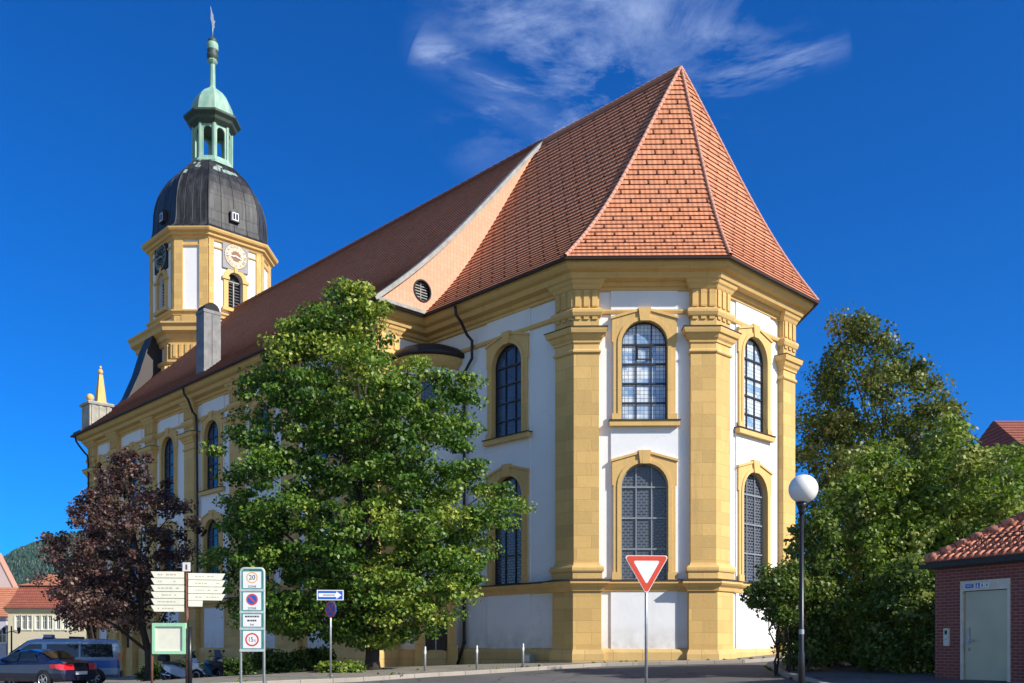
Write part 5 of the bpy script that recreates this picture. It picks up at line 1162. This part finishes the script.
# scooter and motorcycle
def scooter(X, Y, ang, label, cat, body, fair, name, big=False):
    z = gz(X, Y); t = thing(name, (X, Y, z), label, cat, rz=ang, world=False)
    for x in (-.68, .70):
        m = MB(); r = .27; R = [[(x + rr * math.cos(2 * PI * k_ / 20), yy, r + rr * math.sin(2 * PI * k_ / 20)) for k_ in range(20)] for rr, yy in ((r * .6, -.06), (r * .96, -.06), (r, 0), (r * .96, .06), (r * .6, .06))]
        m.rings(R, smooth=True); w_ = m.build('wheel', 'rubber', t)
        m = MB(); 
        for sg in (-1, 1): m.rings([[(x + rr * math.cos(2 * PI * k_ / 16), sg * yy, r + rr * math.sin(2 * PI * k_ / 16)) for k_ in range(16)] for rr, yy in ((r * .66, .062), (r * .52, .066))], cap0=False, cap1=False); m.tube([(x, 0, r - .15), (x, 0, r + .15)], .03); m.tube([(x - .15, 0, r), (x + .15, 0, r)], .03)
        m.build('rim', 'alloy', w_)
    m = MB()   # body: rear cowl, tunnel, front fairing
    def sec(x, w, z0_, z1): return [(x, -w, z0_), (x, -w * .9, (z0_ + z1) / 2 + .05), (x, -w * .4, z1), (x, w * .4, z1), (x, w * .9, (z0_ + z1) / 2 + .05), (x, w, z0_)]
    m.rings([sec(-1.0, .06, .68, .76), sec(-.8, .15, .52, .78), (sec(-.45, .20, .36, .76)), sec(-.1, .19, .24, .62), sec(.2, .17, .22, .46), sec(.38, .17, .24, .60)], smooth=False)
    m.rings([sec(.30, .20, .30, .82), sec(.45, .25, .42, 1.02), sec(.62, .16, .52, 1.0), sec(.80, .05, .60, .78)])
    m.rings([sec(.50, .06, .56, .60), sec(.72, .08, .58, .62), sec(.95, .05, .46, .50)]); m.build('body', body, t)
    m = MB(); m.rings([sec(-.92, .10, .76, .86), sec(-.6, .16, .74, .86), sec(-.2, .15, .72, .80), sec(.02, .08, .66, .70)]); m.build('seat', 'black', t)
    m = MB(); m.face([(.56, -.18, .98), (.56, .18, .98), (.36, .13, 1.32), (.36, -.13, 1.32)]); m.build('windshield', 'car_glass', t)
    m = MB(); m.tube([(.30, -.34, 1.02), (.38, -.2, 1.06), (.42, 0, 1.0), (.38, .2, 1.06), (.30, .34, 1.02)], .02, 6); m.tube([(.45, 0, .9), (.70, 0, .27)], .035, 6)
    for sg in (-1, 1): m.tube([(.36, sg * .22, 1.06), (.36, sg * .28, 1.22)], .01, 5); m.ball((.36, sg * .29, 1.26), .02, .07, .045)
    m.build('handlebar', 'black', t)
    m = MB(); m.tube([(-.95, -.17, .34), (-.45, -.17, .26)], [.065, .05], 10); m.build('exhaust', 'chrome', t)
    m = MB(); m.ball((.74, .0, .86), .06, .11, .07); m.build('headlight', 'chrome', t)
    if big: m = MB(); m.rings([sec(-1.12, .14, .88, 1.12), sec(-.95, .2, .86, 1.2), sec(-.72, .16, .86, 1.14)]); m.build('top_case', 'black', t)
scooter(-13.6, 38.4, -.30, 'white and blue scooter with black top case parked behind the signpost', 'scooter', 'scooter', 'scooter', 'scooter', True)
scooter(-12.7, 39.6, -.9, 'black motorcycle parked close to the right of the white scooter', 'motorcycle', 'black', 'black', 'motorcycle')

# ------------------------------------------------------------------ brick toilet building
K0 = Vector((9.755, 21.45)); kd = Vector((.425, -.905)).normalized(); kin = Vector((-kd.y, kd.x)); kin = kin if kin.x > 0 else -kin
HL, HD = 4.6, 3.3; hz = min(gz(9.7, 21), gz(11.4, 18)) - .3; zt = 1.86
hut = thing('brick_building', (*(K0 + kd * HL / 2 + kin * HD / 2), hz), 'small dark red brick toilet building with a tiled hipped roof', 'building')
c4 = [K0, K0 + kd * HL, K0 + kd * HL + kin * HD, K0 + kin * HD]
ar = sum(c4[i].x * c4[(i + 1) % 4].y - c4[(i + 1) % 4].x * c4[i].y for i in range(4))
if ar < 0: print('hut order reversed')
fh = Fr(K0, kd)
if fh.n.dot(-K0) < 0: print('hut frame normal wrong')
m = MB(); D0 = .70; DW = 1.22; dtop = 1.42; zf = -.80
fh.poly(m, [(0, hz), (HL, hz), (HL, zt), (0, zt)], -.12, 0, holes=[[(D0, zf), (D0 + DW, zf), (D0 + DW, dtop), (D0, dtop)]], outer_sides=False)
for i in (1, 2, 3): a_, b_ = c4[i], c4[(i + 1) % 4]; m.face([(a_.x, a_.y, hz), (b_.x, b_.y, hz), (b_.x, b_.y, zt), (a_.x, a_.y, zt)])
x = .62
while x < D0 + DW + .1: fh.box(m, x, x + .062, dtop + .02, dtop + .26, -.01, .006); x += .075
m.build('wall', 'brick', hut)
m = MB(); fh.poly(m, [(D0, zf), (D0 + DW, zf), (D0 + DW, dtop), (D0, dtop)], -.12, .03, holes=[[(D0 + .06, zf + .0), (D0 + DW - .06, zf + .0), (D0 + DW - .06, dtop - .22), (D0 + .06, dtop - .22)]]); df = m.build('door_frame', 'frame_beige', hut)
m = MB(); fh.box(m, D0 + .08, D0 + DW - .06, zf + .03, dtop - .235, -.12, -.03); dd = m.build('door', 'steel_door', hut)
m = MB(); fh.box(m, D0 + .16, D0 + .21, .02, .38, -.03, .0); fh.box(m, D0 + .17, D0 + .20, .08, .12, .0, .06); fh.box(m, D0 + .17, D0 + .34, .085, .115, .05, .07); fh.box(m, D0 + .165, D0 + .205, -.12, -.06, -.03, .02); m.build('handle', 'galv', dd)
m = MB(); x = D0 + .14
fh.box(m, x, x + .20, dtop - .16, dtop - .07, .03, .035, 0); text(m, fh, 'WC', x + .10, dtop - .115, .085, .037, 1)
for k_, mi in ((0, 0), (1, 0), (2, 0)):
    xx = x + .26 + k_ * .115; fh.box(m, xx, xx + .095, dtop - .165, dtop - .06, .03, .035, 1 if k_ else 0); cxx = xx + .047; q_ = 1 if k_ == 0 else 2
    fh.poly(m, circle(cxx, dtop - .078, .011, 8), .036, .037, q_); fh.poly(m, [(cxx - .012, dtop - .15), (cxx + .012, dtop - .15), (cxx + .018, dtop - .094), (cxx - .018, dtop - .094)] if k_ < 2 else [(cxx - .02, dtop - .14), (cxx + .02, dtop - .14), (cxx + .008, dtop - .094), (cxx - .008, dtop - .094)], .036, .037, q_)
    if k_ == 0: fh.poly(m, circle(cxx, dtop - .138, .020, 12), .0362, .0375, q_, holes=[circle(cxx, dtop - .138, .013, 12)])
m.build('toilet_signs', ['blue', 'white', 'black'], df)
for u_, nm in ((.34, 'push_button_box'), (2.36, 'push_button_box')):
    m = MB(); fh.box(m, u_ - .07, u_ + .07, -.02, .38, 0, .05, 0); fh.box(m, u_ - .03, u_ + .03, .24, .33, .05, .06, 1); fh.poly(m, circle(u_, .14, .025, 10), .05, .06, 2); m.build(nm, ['frame_beige', 'black', 'galv'], hut)
ovh = .14; e4 = [K0 - kd * ovh - kin * ovh, K0 + kd * (HL + ovh) - kin * ovh, K0 + kd * (HL + ovh) + kin * (HD + ovh), K0 - kd * ovh + kin * (HD + ovh)]
hh_ = HD / 2 + ovh; r1 = K0 - kd * ovh + kin * HD / 2 + kd * hh_; r2 = K0 + kd * (HL + ovh) + kin * HD / 2 - kd * hh_; zr = zt + .02 + hh_ * .64
M['tile_hut'] = m_tile('glazed red brown pantile', (.64, .25, .15), (.50, .18, .11), (.2, .07, .045), bw=.24, rh=.335, mort=.012)
m = MB(); E = [v3(q, zt + .02) for q in e4]; R1, R2 = v3(r1, zr), v3(r2, zr)
def pan(m, tl, tr, bl, br, rows=6):
    tile_face(m, tl, tr, bl, br, rows, k=0, lip=.05)
    tl, tr, bl, br = map(Vector, (tl, tr, bl, br)); ed = (br - bl).normalized(); L_ = (br - bl).length; up = Vector((0, 0, 1))
    n = int(L_ / .19)
    for k_ in range(n + 1):     # pantile rolls course by course
        xx = k_ * L_ / n; a = bl + ed * xx
        sl_ = (tl - bl) - ed * (tl - bl).dot(ed); tx0 = (tl - bl).dot(ed); tx1 = (tr - bl).dot(ed)
        fmax = 1.0 if tx0 <= xx <= tx1 else (xx / tx0 if xx < tx0 else (L_ - xx) / max(.01, L_ - tx1))
        for j in range(rows):
            f0_, f1_ = j / rows, min((j + 1.04) / rows, fmax)
            if f0_ >= fmax: break
            m.tube([a + sl_ * f0_ + up * .065, a + sl_ * f1_ + up * .03], [.050, .042], 6)
pan(m, R1, R2, E[0], E[1], 8); pan(m, R1, R1, E[3], E[0], 8); tile_face(m, R2, R1, E[2], E[3], 6, k=0); tile_face(m, R2, R2, E[1], E[2], 6, k=0)
hr = m.build('roof', ['tile_hut', 'dark'], hut)
m = MB()
for a_, b_ in ((R1, E[0]), (R1, E[3]), (R2, E[1]), (R2, E[2]), (R1, R2)):
    n = max(3, int((a_ - b_).length / .33))
    for k_ in range(n): m.tube([b_.lerp(a_, k_ / n) + Vector((0, 0, .10)), b_.lerp(a_, (k_ + 1.1) / n) + Vector((0, 0, .07))], [.115, .09], 8)
m.build('ridge_tiles', 'tile_hut', hr)
m = MB(); m.sweep(c4, [(0, zt - .12), (ovh - .02, zt - .12), (ovh, zt + .0), (ovh + .0, zt + .015), (0, zt + .015)]) ; m.sweep(c4, [(ovh, zt - .10), (ovh + .10, zt - .10), (ovh + .11, zt - .01), (ovh, zt - .01)]); m.build('gutter', 'black', hut)
m = MB(); fh2 = Fr(e4[0], kd); 
for hh2, oo in ((.5, .75), ): 
    a_ = E[0].lerp(R1, .32); b_ = E[1].lerp(R2, .32)
    for dz in (.12, .2): m.tube([a_ + Vector((0, 0, dz)) + v3(kd * .5, 0), b_ + Vector((0, 0, dz)) - v3(kd * .5, 0)], .012, 5)
    for k_ in range(7): q_ = a_.lerp(b_, .12 + k_ * .125); m.tube([q_, q_ + Vector((0, 0, .22))], .012, 5)
m.build('snow_guard', 'black', hr)

# ------------------------------------------------------------------ background houses
def house(name, x0, x1, y0, y1, ze, zr, wallm, roofm, label, win=None, hipd=0, mans=None, group=None):
    z0 = -5; t = thing(name, ((x0 + x1) / 2, (y0 + y1) / 2, z0), label, 'house', group)
    f = Fr((x0, y0), (1, 0)); m = MB(); holes = []
    if win:
        for (wx, wz, ww, wh) in win: holes.append([(wx - x0 - ww / 2, wz), (wx - x0 + ww / 2, wz), (wx - x0 + ww / 2, wz + wh), (wx - x0 - ww / 2, wz + wh)])
    f.poly(m, [(0, z0), (x1 - x0, z0), (x1 - x0, ze), (0, ze)], -.2, 0, holes=holes, outer_sides=False)
    for a, b in (((x1, y0), (x1, y1)), ((x1, y1), (x0, y1)), ((x0, y1), (x0, y0))): m.face([(*a, z0), (*b, z0), (*b, ze), (*a, ze)])
    m.sweep([Vector(q) for q in ((x0, y0), (x1, y0), (x1, y1), (x0, y1))], [(0, ze - .5), (.15, ze - .45), (.35, ze - .1), (.35, ze), (0, ze)])
    m.build('wall', wallm, t)
    for (wx, wz, ww, wh) in (win or []):
        m = MB(); f.box(m, wx - x0 - ww / 2, wx - x0 + ww / 2, wz, wz + wh, -.18, -.15, 0)
        for dx in (-ww / 2, -.03, ww / 2 - .06): f.box(m, wx - x0 + dx, wx - x0 + dx + .06, wz, wz + wh, -.15, -.10, 1)
        for dz in (0, wh * .62, wh - .06): f.box(m, wx - x0 - ww / 2, wx - x0 + ww / 2, wz + dz, wz + dz + .06, -.149, -.09, 1)
        f.box(m, wx - x0 - ww / 2 - .12, wx - x0 + ww / 2 + .12, wz - .14, wz, -.05, .1, 2)
        for sg in (-1, 1): f.box(m, wx - x0 + sg * (ww / 2 + .1) - .08, wx - x0 + sg * (ww / 2 + .1) + .08, wz, wz + wh + .1, .0, .04, 2)
        m.build('window', ['car_glass', 'white', 'cream'], t)
    m = MB(); o_ = .5; B = [Vector((x0 - o_, y0 - o_, ze)), Vector((x1 + o_, y0 - o_, ze)), Vector((x1 + o_, y1 + o_, ze)), Vector((x0 - o_, y1 + o_, ze))]
    if mans:
        zi, ins = mans; T_ = [Vector((x0 + ins, y0 + ins, zi)), Vector((x1 - ins, y0 + ins, zi)), Vector((x1 - ins, y1 - ins, zi)), Vector((x0 + ins, y1 - ins, zi))]
        for i in range(4): j = (i + 1) % 4; tile_face(m, T_[i], T_[j], B[i], B[j], 10, k=.4)
        B = [q + Vector((sx * .3, sy * .3, .0)) for q, sx, sy in zip(T_, (-1, 1, 1, -1), (-1, -1, 1, 1))]
    yc = (y0 + y1) / 2; a = Vector((x0 + hipd, yc, zr)); b = Vector((x1 - hipd, yc, zr))
    tile_face(m, a, b, B[0], B[1], 14, k=.1, mi=1 if mans else 0); tile_face(m, b, a, B[2], B[3], 14, k=.1, mi=1 if mans else 0); tile_face(m, b, b, B[1], B[2], 14, k=0, mi=1 if mans else 0); tile_face(m, a, a, B[3], B[0], 14, k=0, mi=1 if mans else 0)
    m.build('roof', roofm, t); return t
M['tile_town'] = m_tile('town roof tile orange', (.62, .25, .13), (.50, .19, .10), (.25, .09, .05), bw=.25, rh=.335)
M['tile_town_dark'] = m_tile('town roof tile red', (.36, .11, .065), (.28, .08, .05), (.12, .04, .03), bw=.25, rh=.335)
M['wall_cream'] = m_basic('cream render', (.62, .54, .38), .9); M['wall_pink'] = m_basic('pink render', (.66, .50, .46), .9); M['wall_lilac'] = m_basic('lilac render', (.55, .50, .58), .9)
sc = 115 / 930; wx = [(x - 512) * sc for x in (17.5, 23.5, 29.5, 37.5, 44, 50, 58, 65, 74, 82, 92)]
house('town_house', (8 - 512) * sc, (112 - 512) * sc, 115, 131, 4.5, 10.3, 'wall_cream', ['tile_town_dark', 'tile_town'], 'cream town house with red mansard roof behind the police van', [(x, 1.95, .5, 1.65) for x in wx] + [(x, -1.6, .6, 1.6) for x in wx[1::2]], hipd=7, mans=(7.4, 1.0))
sc = 125 / 930; house('town_house', -82, (6 - 512) * sc, 125, 140, 3.8, 8.2, 'wall_lilac', ['tile_town'], 'pale lilac house with orange roof at the left edge of the view', [((x - 512) * sc, .3, 1.0, 1.7) for x in (-6, 2)], hipd=2)
# pink gable end behind
t = thing('town_house', (-88, 150, -5), 'pink gabled house rising behind the lilac house', 'house'); m = MB(); f = Fr((-95, 150), (1, 0)); L_ = (13 - 512) * 150 / 930 + 95
f.poly(m, [(0, -5), (L_, -5), (L_, 9.4), (L_ - 2.6, 14.6), (L_ - 4.5, 17.0), (0, 9)], -1.5, 0); m.build('wall', 'wall_pink', t); m = MB()
m.hexa([f(L_ + .1, 9.2, .1), f(L_ - 2.7, 14.7, .1), f(L_ - 2.7, 14.7, -1.5), f(L_ + .1, 9.2, -1.5), f(L_ + .1, 9.4, .1), f(L_ - 2.7, 14.9, .1), f(L_ - 2.7, 14.9, -1.5), f(L_ + .1, 9.4, -1.5)]); m.build('roof', 'ridge', t)
for i, (xa, xb, Y, ze, zr, lab) in enumerate(((13, 30, 170, 8.3, 12.2, 'distant small house with orange roof left of the mansard house'), (30, 60, 190, 10, 14.8, 'distant house with long orange roof above the mansard house'))):
    sc = Y / 930; house('town_house', (xa - 512) * sc, (xb - 512) * sc, Y, Y + 9, ze, zr, 'wall_cream', ['tile_town'], lab, hipd=1.5)
sc = 62 / 930; house('town_house', 35.0, 54, 62, 74, 12.6, 16.4, 'wall_cream', ['tile_town_dark'], 'house with brown red tiled roof showing above the trees at the right edge', hipd=.2)
# hill with forest
def ridge_h(x):     # x = image column; height of the skyline
    return np.interp(x, [-400, -100, 0, 15, 35, 67, 110, 200, 400, 700, 1000, 1500], [50, 75, 545 and 92, 101, 107, 114, 120, 122, 100, 70, 60, 40])
def hz_(x, y):
    u_ = 512 + 930 * x / y; H_ = float(ridge_h(u_)) * .90
    f_ = min(1, max(0, (y - 420) / 480)); f_ = f_ * f_ * (3 - 2 * f_); n_ = 6 * math.sin(x * .02 + y * .011) * f_
    return -5 + (H_ * .97 + n_) * f_ if y < 1000 else -5 + (H_ * .97 + n_) * max(0, 1 - (y - 1000) / 700)
xs = list(np.arange(-1100, 700, 30)); ys = list(np.arange(400, 1500, 30)); sheet('hill', xs, ys, hz_, 'hill')
M['conifer'] = m_leaf('conifer', (.016, .040, .030), (.026, .062, .040), (.055, .11, .05), .05)
m = MB(); V = []; 
Nt = 30000; pts = []
while len(pts) < Nt:
    y = 430 + 560 * random.random() ** .7; x = y * random.uniform(-.75, -.30)
    pts.append((x, y))
base = []; tri_ = []; tv = []
for x, y in pts:
    z = hz_(x, y); hgt = random.uniform(3.5, 6.5); r = hgt * random.uniform(.22, .36); b0 = len(base); n = 6; con = random.random() < .6; ph = random.random() * 6
    for k_ in range(n): base.append((x + r * math.cos(ph + k_ * 2 * PI / n), y + r * math.sin(ph + k_ * 2 * PI / n), z + hgt * .12))
    for k_ in range(n): base.append((x + r * (.75 if not con else .5) * math.cos(ph + k_ * 2 * PI / n + .4), y + r * (.75 if not con else .5) * math.sin(ph + k_ * 2 * PI / n + .4), z + hgt * (.7 if not con else .5)))
    base.append((x, y, z + hgt)); tt = random.random() * .6 + (.25 if not con else 0); tv += [tt] * 13
    for k_ in range(n):
        j = (k_ + 1) % n; tri_.append((b0 + k_, b0 + j, b0 + n + j, b0 + n + k_)); tri_.append((b0 + n + k_, b0 + n + j, b0 + 2 * n))
me = bpy.data.meshes.new('forest'); me.from_pydata(base, [], tri_); at = me.attributes.new('tint', 'FLOAT', 'POINT'); at.data.foreach_set('value', tv); me.materials.append(M['conifer'])
o = bpy.data.objects.new('forest', me); COL.objects.link(o); tag(o, 'dark green forest covering the far hill at the left', 'forest', kind='stuff')

# ------------------------------------------------------------------ thin summer haze
m = MB(); m.box(-1250, 760, -30, 1560, -12, 215); hz_o = m.build('haze', 'ridge', kind='stuff'); tag(hz_o, 'thin bluish summer haze in the air', 'haze')
hm_ = bpy.data.materials.new('haze'); hm_.use_nodes = True; n_ = hm_.node_tree; n_.nodes.clear(); o_ = nn(n_, 'ShaderNodeOutputMaterial'); v_ = nn(n_, 'ShaderNodeVolumePrincipled')
v_.inputs['Color'].default_value = (.50, .68, 1.0, 1); v_.inputs['Density'].default_value = .00006; v_.inputs['Anisotropy'].default_value = .2
n_.links.new(v_.outputs[0], o_.inputs['Volume']); hz_o.data.materials.clear(); hz_o.data.materials.append(hm_)
